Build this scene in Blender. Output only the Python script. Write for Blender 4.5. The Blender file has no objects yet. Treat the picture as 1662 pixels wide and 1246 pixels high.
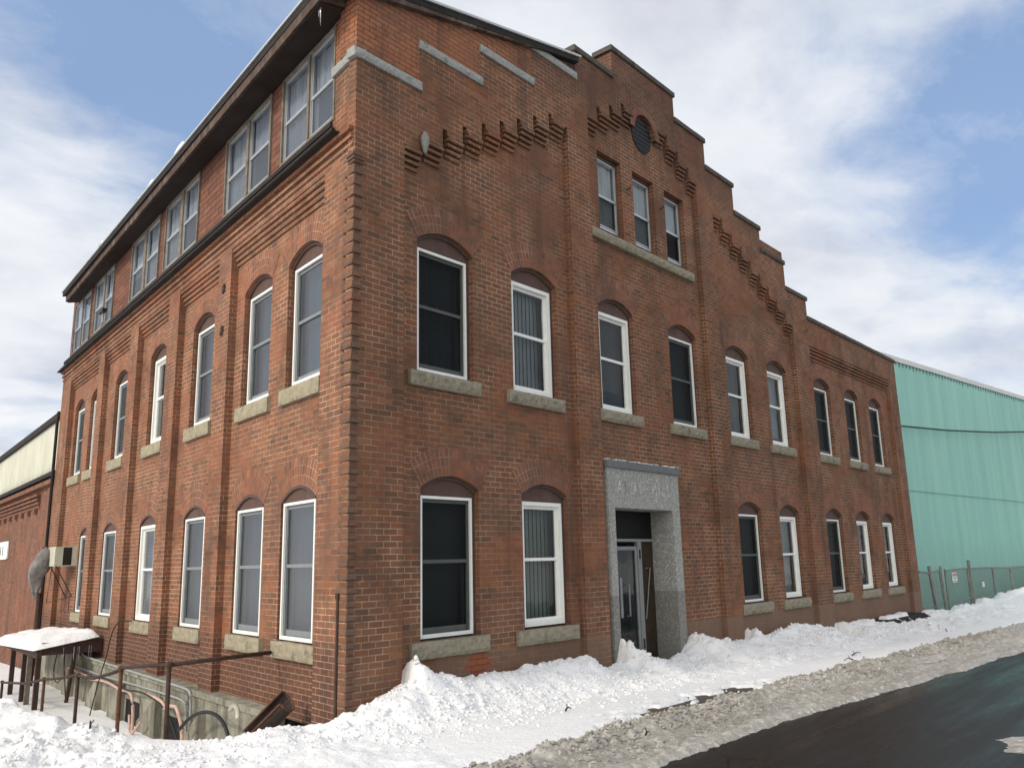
import bpy, bmesh, math, random
from mathutils import Vector, Matrix, noise
random.seed(7)
sc = bpy.context.scene
COL = sc.collection
# ------------------------------------------------------------------ camera
CH = 1.72
cam = bpy.data.objects.new('camera', bpy.data.cameras.new('camera')); COL.objects.link(cam)
cam.data.sensor_width = 36; cam.data.lens = 36*1364.12/1662
cam.data.clip_start = .05; cam.data.clip_end = 3000
R_ = Vector((0.656727565, -0.753790390, -0.022559998)); U_ = Vector((-0.141431670, -0.152494298, 0.978132185)); F_ = Vector((0.740746912, 0.639175670, 0.206757043))
m = Matrix((R_, U_, -F_)).transposed().to_4x4(); m.translation = (0, 0, CH)
cam.matrix_world = m
sc.camera = cam
# ------------------------------------------------------------------ light, sky, exposure
SUN_AZ = Vector((-.985, .16, 0)).normalized(); SUN_EL = math.radians(33)
sd = Vector((SUN_AZ.x*math.cos(SUN_EL), SUN_AZ.y*math.cos(SUN_EL), math.sin(SUN_EL)))
sun = bpy.data.objects.new('sun', bpy.data.lights.new('sun', 'SUN')); COL.objects.link(sun)
sun.data.energy = 1.5; sun.data.angle = math.radians(7); sun.data.color = (1, .93, .83)
sun.rotation_euler = (-sd).to_track_quat('-Z', 'Y').to_euler(); sun.location = (-20, 5, 30)
W = bpy.data.worlds.new('World'); sc.world = W; W.use_nodes = True
nt = W.node_tree; nt.nodes.clear()
class N:
    """small node helper"""
    def __init__(s, nt): s.nt = nt
    def new(s, t, **kw):
        n = s.nt.nodes.new(t)
        for k, v in kw.items(): setattr(n, k, v)
        return n
    def link(s, a, b): s.nt.links.new(a, b)
    def val(s, sock, v):
        if hasattr(v, 'is_linked') or isinstance(v, bpy.types.NodeSocket): s.link(v, sock)
        else: sock.default_value = v
    def math(s, op, a, b=0, c=None, clamp=False):
        n = s.new('ShaderNodeMath', operation=op, use_clamp=clamp); s.val(n.inputs[0], a); s.val(n.inputs[1], b)
        if c is not None: s.val(n.inputs[2], c)
        return n.outputs[0]
    def noise(s, vec, scale, detail=4, rough=.55, dist=0):
        n = s.new('ShaderNodeTexNoise'); s.link(vec, n.inputs['Vector']); n.inputs['Scale'].default_value = scale
        n.inputs['Detail'].default_value = detail; n.inputs['Roughness'].default_value = rough; n.inputs['Distortion'].default_value = dist
        return n.outputs['Fac']
    def ramp(s, f, stops, interp='LINEAR'):
        n = s.new('ShaderNodeValToRGB'); s.link(f, n.inputs[0]); cr = n.color_ramp; cr.interpolation = interp
        while len(cr.elements) < len(stops): cr.elements.new(.5)
        for e, (p, c) in zip(cr.elements, stops):
            e.position = p; e.color = (c, c, c, 1) if not hasattr(c, '__len__') else (*c[:3], 1)
        return n.outputs[0]
    def mix(s, f, a, b, blend='MIX'):
        n = s.new('ShaderNodeMix', data_type='RGBA', blend_type=blend); s.val(n.inputs[0], f)
        for sk, v in ((n.inputs[6], a), (n.inputs[7], b)):
            if isinstance(v, bpy.types.NodeSocket): s.link(v, sk)
            else: sk.default_value = (*v[:3], 1)
        return n.outputs[2]
    def vmath(s, op, a, b=(0, 0, 0)):
        n = s.new('ShaderNodeVectorMath', operation=op)
        for sk, v in ((n.inputs[0], a), (n.inputs[1], b)):
            if isinstance(v, bpy.types.NodeSocket): s.link(v, sk)
            else: sk.default_value = v
        return n
g = N(nt)
sky = g.new('ShaderNodeTexSky', sky_type='NISHITA'); sky.sun_disc = False
sky.sun_elevation = SUN_EL; sky.sun_rotation = math.atan2(sd.x, sd.y); sky.altitude = 50; sky.air_density = 1.0; sky.dust_density = .6; sky.ozone_density = 1.5
tc = g.new('ShaderNodeTexCoord'); D = tc.outputs['Generated']
sep = g.new('ShaderNodeSeparateXYZ'); g.link(D, sep.inputs[0])
den = g.math('ADD', g.math('MAXIMUM', sep.outputs[2], 0.0), .16)
cmb = g.new('ShaderNodeCombineXYZ'); g.link(g.math('DIVIDE', sep.outputs[0], den), cmb.inputs[0]); g.link(g.math('DIVIDE', sep.outputs[1], den), cmb.inputs[1])
cv = g.new('ShaderNodeMapping'); g.link(cmb.outputs[0], cv.inputs['Vector']); cv.inputs['Rotation'].default_value = (0, 0, math.radians(20)); cv.inputs['Scale'].default_value = (1, 1.3, 1)
n1 = g.noise(cv.outputs[0], 1.1, 9, .6, .5)
n2 = g.noise(cv.outputs[0], 3.4, 8, .62, .3)
tot = g.math('ADD', g.math('MULTIPLY', n1, .85), g.math('MULTIPLY', n2, .75)); tot = g.math('SUBTRACT', tot, .09)
blobs = [((.369, .808, .46), .32, -.42), ((.32, .805, .50), .2, -.16), ((.45, .70, .56), .16, -.08), ((.295, .893, .345), .20, .42), ((.27, .93, .27), .14, .34), ((.313, .933, .18), .07, -.22),
         ((.30, .945, .125), .06, .12), ((.60, .57, .57), .26, .26), ((.75, .45, .50), .32, .26), ((.83, .36, .42), .22, .14), ((.878, .142, .458), .22, -.34), ((.925, .20, .32), .15, -.24), ((.95, .235, .2), .17, .22), ((.9, .3, .3), .14, .1)]
for c, wd, amp in blobs:
    dd = g.vmath('DISTANCE', D, c).outputs['Value']
    q = g.math('DIVIDE', dd, wd); e = g.math('EXPONENT', g.math('MULTIPLY', g.math('MULTIPLY', q, q), -1))
    tot = g.math('ADD', tot, g.math('MULTIPLY', e, amp))
cl = g.ramp(tot, [(.40, .08), (.54, .32), (.70, .72), (.90, 1)])
n3 = g.noise(cv.outputs[0], 1.7, 6, .55)
ccol = g.ramp(n3, [(.3, (4.6, 4.8, 5.45)), (.5, (6.1, 6.35, 6.8)), (.68, (6.9, 7.05, 7.3))])
sk = g.mix(.6, sky.outputs[0], (2.0, 3.25, 5.7))
skc = g.mix(cl, sk, ccol)
for c_, wd_, col_ in ((tuple(sd), .8, (.75, .60, .38)), ((-.25, -.62, .74), .95, (.0, .0, -.02)), ((-.86, -.36, .36), .55, (1.1, .95, .72))):     # veiled sun glow; unseen bright sky behind the camera, added to light the front
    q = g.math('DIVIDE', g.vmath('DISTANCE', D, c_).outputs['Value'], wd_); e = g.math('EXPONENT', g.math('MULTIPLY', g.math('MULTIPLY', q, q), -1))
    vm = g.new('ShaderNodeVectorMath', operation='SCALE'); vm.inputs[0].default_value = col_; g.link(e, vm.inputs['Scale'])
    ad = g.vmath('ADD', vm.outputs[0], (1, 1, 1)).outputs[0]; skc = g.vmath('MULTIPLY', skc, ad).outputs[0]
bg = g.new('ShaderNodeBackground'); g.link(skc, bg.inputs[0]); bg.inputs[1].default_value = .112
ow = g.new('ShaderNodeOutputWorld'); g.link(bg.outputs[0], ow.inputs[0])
sc.view_settings.view_transform = 'Standard'; sc.view_settings.look = 'None'; sc.view_settings.gamma = 1
sc.view_settings.exposure = 0.26
# ------------------------------------------------------------------ materials
def mat(name, build, rough=.8, spec=.3, metal=0.0):
    m = bpy.data.materials.new(name); m.use_nodes = True; g = N(m.node_tree)
    b = m.node_tree.nodes['Principled BSDF']; b.inputs['Roughness'].default_value = rough
    b.inputs['Specular IOR Level'].default_value = spec; b.inputs['Metallic'].default_value = metal
    build(g, b); return m
def setc(g, b, c):
    if isinstance(c, bpy.types.NodeSocket): g.link(c, b.inputs['Base Color'])
    else: b.inputs['Base Color'].default_value = (*c, 1)
def bump(g, b, h, dist, strength=1.0, prev=None):
    n = g.new('ShaderNodeBump'); n.inputs['Distance'].default_value = dist; n.inputs['Strength'].default_value = strength; g.link(h, n.inputs['Height'])
    if prev is not None: g.link(prev, n.inputs['Normal'])
    g.link(n.outputs[0], b.inputs['Normal']); return n.outputs[0]
def UV(g): return g.new('ShaderNodeTexCoord').outputs['UV']
def GEO(g): return g.new('ShaderNodeNewGeometry').outputs['Position']
def simple(name, c, rough=.6, spec=.3, var=.15, scale=6, metal=0, bmp=0.0, streak=0.0, dirt=None):
    def f(g, b):
        p = GEO(g); n = g.noise(p, scale, 6, .6)
        col = g.mix(g.ramp(n, [(.3, 0), (.7, 1)]), [x*(1-var) for x in c], [min(1, x*(1+var)) for x in c])
        if dirt:
            mp = g.new('ShaderNodeMapping'); g.link(p, mp.inputs[0]); mp.inputs['Scale'].default_value = (1, 1, .35)
            col = g.mix(g.ramp(g.noise(mp.outputs[0], scale*.7, 7, .7), [(.5, 0), (.68, dirt[1])]), col, dirt[0])
        setc(g, b, col)
        if bmp: bump(g, b, g.noise(p, scale*5, 5, .65), bmp)
    return mat(name, f, rough, spec, metal)
def brick_mat(name, tones, mort_lo, mort_hi, bw=.206, bh=.0735, off=.5, ms=.011, parge=False, F=False, wet=False, gain=1.0, bumpd=.006):
    def f(g, b):
        uv = UV(g); p = GEO(g)
        # slightly uneven courses
        wob = g.noise(p, 1.3, 2); wv = g.new('ShaderNodeCombineXYZ'); g.link(g.math('MULTIPLY', g.math('SUBTRACT', wob, .5), .012), wv.inputs[1])
        wv2 = g.noise(p, 45, 2); g.link(g.math('MULTIPLY', g.math('SUBTRACT', wv2, .5), .006), wv.inputs[0])
        v = g.vmath('ADD', uv, wv.outputs[0]).outputs[0]
        t = g.new('ShaderNodeTexBrick', offset=off, squash=1); g.link(v, t.inputs['Vector']); t.inputs['Scale'].default_value = 1
        t.inputs['Brick Width'].default_value = bw; t.inputs['Row Height'].default_value = bh; t.inputs['Mortar Size'].default_value = ms*.5
        t.inputs['Mortar Smooth'].default_value = .12; t.inputs['Bias'].default_value = 0
        t.inputs['Color1'].default_value = (0, 0, 0, 1); t.inputs['Color2'].default_value = (1, 1, 1, 1); t.inputs['Mortar'].default_value = (.5, .5, .5, 1)
        fac = t.outputs['Fac']
        bri = g.ramp(t.outputs['Color'], [(i/(len(tones)-1), c) for i, c in enumerate(tones)])
        fine = g.noise(p, 60, 4, .7)
        bri = g.mix(g.ramp(fine, [(.25, .42), (.7, 0)]), bri, (.10, .045, .03))
        # broad patches of colour
        big = g.noise(p, .55, 5, .6)
        bri = g.mix(g.ramp(big, [(.35, 0), (.7, .35)]), bri, (.36, .16, .085))
        big2 = g.noise(p, 1.3, 7, .65)
        bri = g.mix(g.ramp(big2, [(.54, 0), (.72, .5)]), bri, (.13, .07, .05))
        mo = g.mix(g.ramp(g.noise(p, 1.1, 6, .65), [(.38, 0), (.6, 1)]), mort_lo, mort_hi)
        col = g.mix(fac, bri, mo)
        # pale efflorescence specks
        col = g.mix(g.ramp(g.noise(p, 5.5, 9, .78), [(.60, 0), (.70, .4)]), col, (.5, .42, .36))
        col = g.mix(g.ramp(g.noise(p, 2.7, 9, .72), [(.50, 0), (.66, .55)]), col, (.11, .068, .05))
        pv = g.new('ShaderNodeTexVoronoi'); g.link(g.vmath('MULTIPLY', p, (.9, .9, 1.7)).outputs[0], pv.inputs['Vector']); pv.inputs['Scale'].default_value = 1.1      # repaired patches
        ps = g.new('ShaderNodeSeparateColor'); g.link(pv.outputs['Color'], ps.inputs[0])
        col = g.mix(g.ramp(ps.outputs[0], [(.80, 0), (.82, .28)]), col, (.34, .13, .07)); col = g.mix(g.ramp(ps.outputs[1], [(.82, 0), (.84, .25)]), col, (.16, .095, .07))
        mp = g.new('ShaderNodeMapping'); g.link(p, mp.inputs[0]); mp.inputs['Scale'].default_value = (2.4, 2.4, .28)
        col = g.mix(g.ramp(g.noise(mp.outputs[0], 1.0, 6, .6), [(.52, 0), (.70, .5)]), col, (.075, .05, .04))
        sp = g.new('ShaderNodeSeparateXYZ'); g.link(p, sp.inputs[0]); z = sp.outputs[2]
        hz = g.math('ADD', g.math('MULTIPLY', z, .09), g.math('MULTIPLY', g.noise(p, 1.6, 8, .75), .55))   # lime bloom, strongest high up
        col = g.mix(g.math('MULTIPLY', g.ramp(hz, [(1.0, 0), (1.2, .3)]), g.ramp(g.noise(p, 9, 5, .8), [(.42, 0), (.6, 1)])), col, (.50, .42, .36))
        if wet:
            wz = g.math('ADD', z, g.math('MULTIPLY', g.noise(p, 1.1, 6, .7), -1.3))
            col = g.mix(g.ramp(wz, [(.0, .62), (.25, 0)]), col, g.mix(fac, (.085, .042, .032), (.30, .23, .17)))
        if parge:   # brown wash coat under the ground floor sills, and a patch of bare orange brick
            zz = g.math('ADD', z, g.math('MULTIPLY', g.noise(p, 5, 5), .07))
            pm = g.math('LESS_THAN', zz, .655)
            xm = g.ramp(g.math('MULTIPLY', sp.outputs[0], .05), [(.36, .12), (.375, .55), (.655, .62), (.67, .85)])
            pc = g.mix(g.noise(p, 2.5, 8, .7), (.19, .12, .083), (.30, .195, .14))
            col = g.mix(g.math('MULTIPLY', pm, xm), col, pc)
            dx = g.math('ABSOLUTE', g.math('SUBTRACT', sp.outputs[0], 8.2)); dz = g.math('ABSOLUTE', g.math('SUBTRACT', z, .45))
            bare = g.math('ADD', g.math('ADD', g.math('MULTIPLY', dx, 1.5), g.math('MULTIPLY', dz, 2.4)), g.math('MULTIPLY', g.noise(p, 4, 5), 1.0))
            col = g.mix(g.ramp(bare, [(.9, .85), (1.12, 0)]), col, g.mix(fac, (.38, .11, .055), (.12, .06, .04)))
            soot = g.math('SUBTRACT', z, 9.2)   # sooty band high on the gable
            col = g.mix(g.ramp(g.math('ADD', soot, g.math('MULTIPLY', g.noise(p, 1.4, 6), .9)), [(.3, 0), (1.0, .5)]), col, (.10, .055, .042))
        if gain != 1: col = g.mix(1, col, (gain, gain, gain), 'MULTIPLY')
        setc(g, b, col)
        h = g.math('ADD', g.math('MULTIPLY', g.math('SUBTRACT', 1, fac), 1), g.math('MULTIPLY', g.noise(p, 90, 3), .35))
        h = g.math('ADD', h, g.math('MULTIPLY', t.outputs['Color'], .5))
        bump(g, b, h, bumpd, .9)
    return mat(name, f, .88, .18)
TN = [(.17, .088, .062), (.30, .112, .064), (.235, .108, .072), (.33, .14, .082), (.19, .105, .072), (.32, .118, .066), (.125, .072, .056), (.36, .165, .10), (.27, .085, .05)]
M = {}
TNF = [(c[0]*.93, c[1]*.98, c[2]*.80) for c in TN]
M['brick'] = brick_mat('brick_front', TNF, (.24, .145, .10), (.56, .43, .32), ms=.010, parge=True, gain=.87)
M['brick_side'] = brick_mat('brick_side', [(c[0]*.98, c[1]*1.0, c[2]*.86) for c in TN], (.20, .12, .085), (.56, .42, .31), ms=.0095, wet=True)
M['brick_new'] = brick_mat('brick_newer', [(.40, .15, .075), (.46, .18, .09), (.42, .17, .09), (.50, .21, .11)], (.12, .07, .05), (.17, .10, .07), ms=.014, gain=.9)
M['arch'] = brick_mat('brick_arch', [(c[0]*1.1, c[1]*1.03, c[2]) for c in TN], (.21, .13, .09), (.46, .35, .26), bw=.0735, bh=.122, off=0, ms=.009, gain=.92)
M['arch_side'] = brick_mat('brick_arch_side', [(c[0]*1.12, c[1]*1.05, c[2]*.95) for c in TN], (.22, .13, .09), (.50, .36, .26), bw=.0735, bh=.122, off=0, ms=.009)
M['brick_old'] = brick_mat('brick_old', TN, (.12, .07, .055), (.25, .16, .12), gain=.92)
M['brick_quoin'] = brick_mat('brick_quoin', [(.20, .125, .085), (.26, .14, .09), (.17, .11, .08), (.30, .15, .095), (.15, .10, .078), (.23, .15, .105)], (.13, .085, .065), (.3, .22, .17), gain=.85)
def stone_f(base, spots, sc_=14):
    def f(g, b):
        p = GEO(g)
        c = g.mix(g.ramp(g.noise(p, sc_, 8, .7), [(.3, 0), (.7, 1)]), [x*.62 for x in base], base)
        c = g.mix(g.ramp(g.noise(p, 5, 6, .7), [(.55, 0), (.68, .75)]), c, spots)
        setc(g, b, c); bump(g, b, g.noise(p, 40, 6, .7), .012)
    return f
M['stone'] = mat('sandstone', stone_f((.36, .32, .235), (.09, .085, .07)), .9, .15)
M['stone_pale'] = mat('sandstone_side', stone_f((.42, .37, .26), (.15, .13, .09), 9), .9, .15)
M['coping'] = mat('grey_coping', stone_f((.42, .42, .39), (.14, .15, .13), 22), .9, .15)
M['cap'] = mat('weathered_cap', stone_f((.13, .115, .10), (.045, .045, .045), 12), .9, .15)
def portal_f(g, b):
    p = GEO(g); v = g.new('ShaderNodeTexVoronoi'); v.feature = 'F1'; g.link(p, v.inputs['Vector']); v.inputs['Scale'].default_value = 55
    c = g.mix(g.ramp(g.noise(v.outputs['Position'], 300, 1), [(.56, 0), (.6, 1)]), (.27, .27, .25), (.52, .50, .44))
    c = g.mix(g.ramp(g.noise(p, 3, 7, .7), [(.35, .0), (.7, .5)]), c, (.36, .36, .335))
    sp = g.new('ShaderNodeSeparateXYZ'); g.link(p, sp.inputs[0])
    c = g.mix(g.math('MULTIPLY', g.math('LESS_THAN', sp.outputs[2], 1.17), .45), c, (.10, .085, .07))
    setc(g, b, c); bump(g, b, g.noise(p, 70, 4, .7), .004)
M['portal'] = mat('exposed_aggregate', portal_f, .85, .2)
def conc_f(g, b):
    p = GEO(g); c = g.mix(g.ramp(g.noise(p, 1.6, 9, .68), [(.3, 0), (.65, 1)]), (.17, .16, .125), (.42, .40, .32))
    mp = g.new('ShaderNodeMapping'); g.link(p, mp.inputs[0]); mp.inputs['Scale'].default_value = (3, 3, .4)
    c = g.mix(g.ramp(g.noise(mp.outputs[0], 1.2, 8, .7), [(.48, 0), (.66, .8)]), c, (.075, .07, .055))
    c = g.mix(g.ramp(g.noise(p, 14, 5, .8), [(.62, 0), (.66, .8)]), c, (.05, .045, .04))
    setc(g, b, c); bump(g, b, g.noise(p, 12, 8, .7), .03)
M['concrete'] = mat('old_concrete', conc_f, .92, .15)
M['white'] = simple('white_paint', (.85, .85, .80), .45, .4, .04, 9)
M['sash_dark'] = simple('dark_sash_behind_screen', (.085, .092, .085), .6, .3, .1, 9)
M['sash_grey'] = simple('grey_sash', (.21, .23, .24), .5, .4, .1, 9)
M['wood'] = simple('brown_painted_wood', (.105, .062, .048), .7, .25, .15, 7, dirt=((.20, .15, .12), .2))
M['dwood'] = simple('weathered_trim', (.085, .055, .042), .85, .2, .35, 5, bmp=.004, dirt=((.27, .22, .18), .6))
M['bare_wood'] = simple('grey_weathered_wood', (.19, .16, .13), .85, .2, .3, 9, bmp=.003)
M['soffit'] = simple('dark_soffit', (.035, .026, .022), .9, .1, .2, 3)
M['tar'] = simple('tar_flashing', (.026, .022, .020), .75, .2, .3, 4, bmp=.006)
M['metal_edge'] = simple('roof_edge_metal', (.50, .52, .50), .45, .5, .1, 3, metal=.3)
M['rust'] = simple('rusted_steel', (.055, .032, .024), .75, .3, .35, 12, bmp=.002)
M['rust_bright'] = simple('bright_rust', (.12, .055, .03), .8, .25, .35, 14, bmp=.002)
M['black'] = simple('black_rubber', (.014, .014, .015), .5, .4, .1, 9)
M['conduit'] = simple('grey_conduit', (.33, .34, .32), .5, .4, .12, 10)
M['pink'] = simple('pink_hose_insulation', (.62, .42, .34), .6, .3, .15, 14)
M['alu_dark'] = simple('weathered_aluminium', (.24, .245, .24), .45, .4, .1, 9)
M['alu'] = simple('aluminium', (.50, .51, .51), .38, .5, .06, 9, metal=.6)
M['interior_dark'] = simple('painted_interior_dark', (.008, .008, .008), .6, .2, .1, 9)  # near-black colour stands in for unlit space behind openings
M['plywood'] = simple('brown_plywood', (.04, .026, .017), .7, .25, .3, 8)
M['beige'] = simple('beige_appliance', (.55, .53, .42), .5, .3, .08, 8, dirt=((.2, .18, .13), .4))
M['ice'] = mat('ice', lambda g, b: (setc(g, b, (.72, .76, .79)), b.inputs['Transmission Weight'].__setattr__('default_value', .6)), .15, .5)
def shingle_f(g, b):
    uv = UV(g); p = GEO(g); t = g.new('ShaderNodeTexBrick', offset=.37, squash=1); g.link(uv, t.inputs['Vector']); t.inputs['Scale'].default_value = 1
    t.inputs['Brick Width'].default_value = .42; t.inputs['Row Height'].default_value = .115; t.inputs['Mortar Size'].default_value = .006; t.inputs['Mortar Smooth'].default_value = .3
    t.inputs['Color1'].default_value = (.155, .07, .05, 1); t.inputs['Color2'].default_value = (.225, .105, .07, 1); t.inputs['Mortar'].default_value = (.03, .02, .018, 1)
    c = g.mix(g.ramp(g.noise(p, 7, 7, .7), [(.5, 0), (.75, .6)]), t.outputs['Color'], (.10, .05, .04))
    setc(g, b, c); bump(g, b, g.math('SUBTRACT', 1, t.outputs['Fac']), .012)
M['shingle'] = mat('asphalt_siding', shingle_f, .9, .12)
def cream_f(g, b):
    p = GEO(g); mp = g.new('ShaderNodeMapping'); g.link(p, mp.inputs[0]); mp.inputs['Scale'].default_value = (1, 1, .5)
    c = g.mix(g.ramp(g.noise(mp.outputs[0], .9, 9, .7), [(.35, 0), (.7, 1)]), (.62, .61, .50), (.46, .45, .35))
    c = g.mix(g.ramp(g.noise(p, 6, 8, .8), [(.64, 0), (.7, .6)]), c, (.12, .12, .09))
    sp = g.new('ShaderNodeSeparateXYZ'); g.link(p, sp.inputs[0])
    lo = g.math('ADD', g.math('SUBTRACT', 4.55, sp.outputs[2]), g.math('MULTIPLY', g.noise(p, 1.5, 8, .75), .9))
    c = g.mix(g.ramp(lo, [(.35, 0), (.85, .75)]), c, (.13, .125, .10))
    setc(g, b, c)
M['cream'] = mat('stained_cream_panel', cream_f, .8, .2)
def teal_f(g, b):
    p = GEO(g); mp = g.new('ShaderNodeMapping'); g.link(p, mp.inputs[0]); mp.inputs['Scale'].default_value = (1.3, 1.3, .12)
    c = g.mix(g.ramp(g.noise(mp.outputs[0], 1.1, 7, .6), [(.35, 0), (.68, 1)]), (.245, .50, .425), (.325, .59, .505))
    c = g.mix(g.ramp(g.noise(mp.outputs[0], 5, 6, .7), [(.62, 0), (.75, .45)]), c, (.15, .33, .28))
    sp = g.new('ShaderNodeSeparateXYZ'); g.link(p, sp.inputs[0])
    lowd = g.math('ADD', g.math('MULTIPLY', sp.outputs[2], -.25), g.math('MULTIPLY', g.noise(p, .8, 6, .7), 1.0))
    c = g.mix(g.ramp(lowd, [(-.1, 0), (.55, .5)]), c, (.25, .42, .35))
    uv = UV(g); su = g.new('ShaderNodeSeparateXYZ'); g.link(uv, su.inputs[0])
    top = g.math('SUBTRACT', g.math('MULTIPLY_ADD', su.outputs[0], .021, 8.80), su.outputs[1])     # dark drips under the eave
    cx = g.new('ShaderNodeCombineXYZ'); g.link(su.outputs[0], cx.inputs[0]); dn_ = g.noise(cx.outputs[0], 1.7, 3, .7)
    fr_ = g.math('LESS_THAN', g.math('FRACT', g.math('DIVIDE', su.outputs[0], .34)), .42)
    dm = g.math('MULTIPLY', fr_, g.math('LESS_THAN', top, g.math('MULTIPLY_ADD', dn_, .55, -.09)))
    c = g.mix(g.math('MULTIPLY', dm, .8), c, (.07, .15, .12))
    setc(g, b, c)
M['teal'] = mat('teal_corrugated_paint', teal_f, .55, .35)
M['pale_roof'] = simple('pale_metal_roof', (.62, .62, .57), .5, .4, .08, 1.5)
def glass(name, rough=.03, tint=(.75, .8, .82), wav=.6, fs=1.0):
    m = bpy.data.materials.new(name); m.use_nodes = True; g = N(m.node_tree); m.node_tree.nodes.remove(m.node_tree.nodes['Principled BSDF'])
    out = m.node_tree.nodes['Material Output']; p = GEO(g)
    bp = g.new('ShaderNodeBump'); bp.inputs['Distance'].default_value = .004*wav; g.link(g.noise(p, 2.2, 2), bp.inputs['Height'])
    gl = g.new('ShaderNodeBsdfGlossy'); gl.inputs['Roughness'].default_value = rough; g.link(bp.outputs[0], gl.inputs['Normal'])
    tr = g.new('ShaderNodeBsdfTransparent'); tr.inputs[0].default_value = (*tint, 1)
    fr = g.new('ShaderNodeFresnel'); fr.inputs[0].default_value = 1.5
    mx = g.new('ShaderNodeMixShader'); g.link(g.math('MULTIPLY', fr.outputs[0], fs, clamp=True), mx.inputs[0]); g.link(tr.outputs[0], mx.inputs[1]); g.link(gl.outputs[0], mx.inputs[2]); g.link(mx.outputs[0], out.inputs[0])
    return m
M['glass'] = glass('window_glass')
M['screen'] = glass('screened_glass', .25, (.40, .42, .43), .3, .27)
M['glass_front'] = glass('window_glass_front', .04, (.80, .84, .84), 1.6, .9)
M['glass_soft'] = glass('old_glass', .08, (.80, .83, .86), .5, .35)
for k, c in dict(bl_dark=(.085, .10, .09), bl_mid=(.075, .085, .08), bl_green=(.30, .33, .27), bl_pale=(.34, .36, .35), bl_drape_sky=(.11, .155, .195), bl_shade=(.50, .52, .51), bl_tan=(.45, .42, .30), bl_sky_tint=(.46, .49, .54)).items():
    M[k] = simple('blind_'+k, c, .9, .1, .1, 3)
def snow_f(g, b):
    p = GEO(g)
    c = g.mix(g.ramp(g.noise(p, 1.4, 6, .6), [(.3, 0), (.7, 1)]), (.86, .86, .86), (.93, .925, .915))
    c = g.mix(g.ramp(g.noise(p, 9, 6, .8), [(.70, 0), (.76, .35)]), c, (.45, .40, .34))
    setc(g, b, c); bump(g, b, g.math('ADD', g.noise(p, 16, 6, .65), g.math('MULTIPLY', g.noise(p, 80, 3), .2)), .035, .8)
    b.inputs['Subsurface Weight'].default_value = .0
M['snow'] = mat('snow', snow_f, .75, .2)
def slush_f(g, b):
    p = GEO(g); mp = g.new('ShaderNodeMapping'); g.link(p, mp.inputs[0]); mp.inputs['Scale'].default_value = (.35, 1.6, 1)
    c = g.mix(g.ramp(g.noise(mp.outputs[0], 1.6, 8, .7), [(.32, 0), (.66, 1)]), (.27, .24, .20), (.50, .47, .42))
    c = g.mix(g.ramp(g.noise(p, 11, 6, .75), [(.50, 0), (.62, .7)]), c, (.72, .70, .65))
    c = g.mix(g.ramp(g.noise(p, 6, 7, .8), [(.60, 0), (.68, .8)]), c, (.13, .10, .075))
    setc(g, b, c); bump(g, b, g.noise(p, 24, 6, .7), .03)
M['slush'] = mat('dirty_slush', slush_f, .6, .3)
def asph_f(g, b):
    p = GEO(g); mp = g.new('ShaderNodeMapping'); g.link(p, mp.inputs[0]); mp.inputs['Scale'].default_value = (.16, 1.5, 1)
    wet = g.ramp(g.noise(mp.outputs[0], .9, 8, .62), [(.38, 0), (.6, 1)])
    c = g.mix(wet, (.010, .009, .008), (.026, .023, .020))
    c = g.mix(g.ramp(g.noise(p, 120, 3, .6), [(.58, 0), (.7, .35)]), c, (.11, .10, .09))
    st = g.ramp(g.noise(mp.outputs[0], 3.2, 9, .74), [(.60, 0), (.76, .3)])   # pale salt streaks
    c = g.mix(st, c, (.30, .28, .25))
    vo = g.new('ShaderNodeTexVoronoi'); vo.feature = 'DISTANCE_TO_EDGE'; g.link(g.vmath('ADD', p, (0, 0, 0)).outputs[0], vo.inputs['Vector']); vo.inputs['Scale'].default_value = .55
    c = g.mix(g.math('MULTIPLY', g.math('LESS_THAN', g.math('ADD', vo.outputs['Distance'], g.math('MULTIPLY', g.noise(p, 9, 5), .03)), .019), .8), c, (.004, .004, .004))
    setc(g, b, c); rr = g.ramp(wet, [(0, .16), (1, .5)]); rr2 = g.math('ADD', rr, g.math('MULTIPLY', st, .4)); g.link(rr2, b.inputs['Roughness'])
    bump(g, b, g.noise(p, 160, 4, .6), .003, .5)
M['asphalt'] = mat('wet_asphalt', asph_f, .3, .13)
M['sidewalk'] = simple('wet_sidewalk', (.085, .07, .055), .55, .35, .4, 3, bmp=.01)
def fence_f(g, b):
    pass
def chain():
    m = bpy.data.materials.new('chain_link_mesh'); m.use_nodes = True; g = N(m.node_tree); b = m.node_tree.nodes['Principled BSDF']; out = m.node_tree.nodes['Material Output']
    b.inputs['Base Color'].default_value = (.10, .11, .10, 1); b.inputs['Roughness'].default_value = .6
    uv = UV(g); sp = g.new('ShaderNodeSeparateXYZ'); g.link(uv, sp.inputs[0])
    def dia(op):
        s = g.math(op, sp.outputs[0], sp.outputs[1]); f = g.math('FRACT', g.math('ADD', g.math('DIVIDE', s, .075), 100)); return g.math('LESS_THAN', f, .24)
    a = g.math('MAXIMUM', dia('ADD'), dia('SUBTRACT'))
    tr = g.new('ShaderNodeBsdfTransparent'); mx = g.new('ShaderNodeMixShader'); g.link(a, mx.inputs[0]); g.link(tr.outputs[0], mx.inputs[1]); g.link(b.outputs[0], mx.inputs[2]); g.link(mx.outputs[0], out.inputs[0]); return m
M['chain'] = chain()
M['galv'] = simple('weathered_galvanised_pipe', (.20, .205, .18), .65, .35, .3, 14, dirt=((.11, .05, .03), .6))
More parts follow.
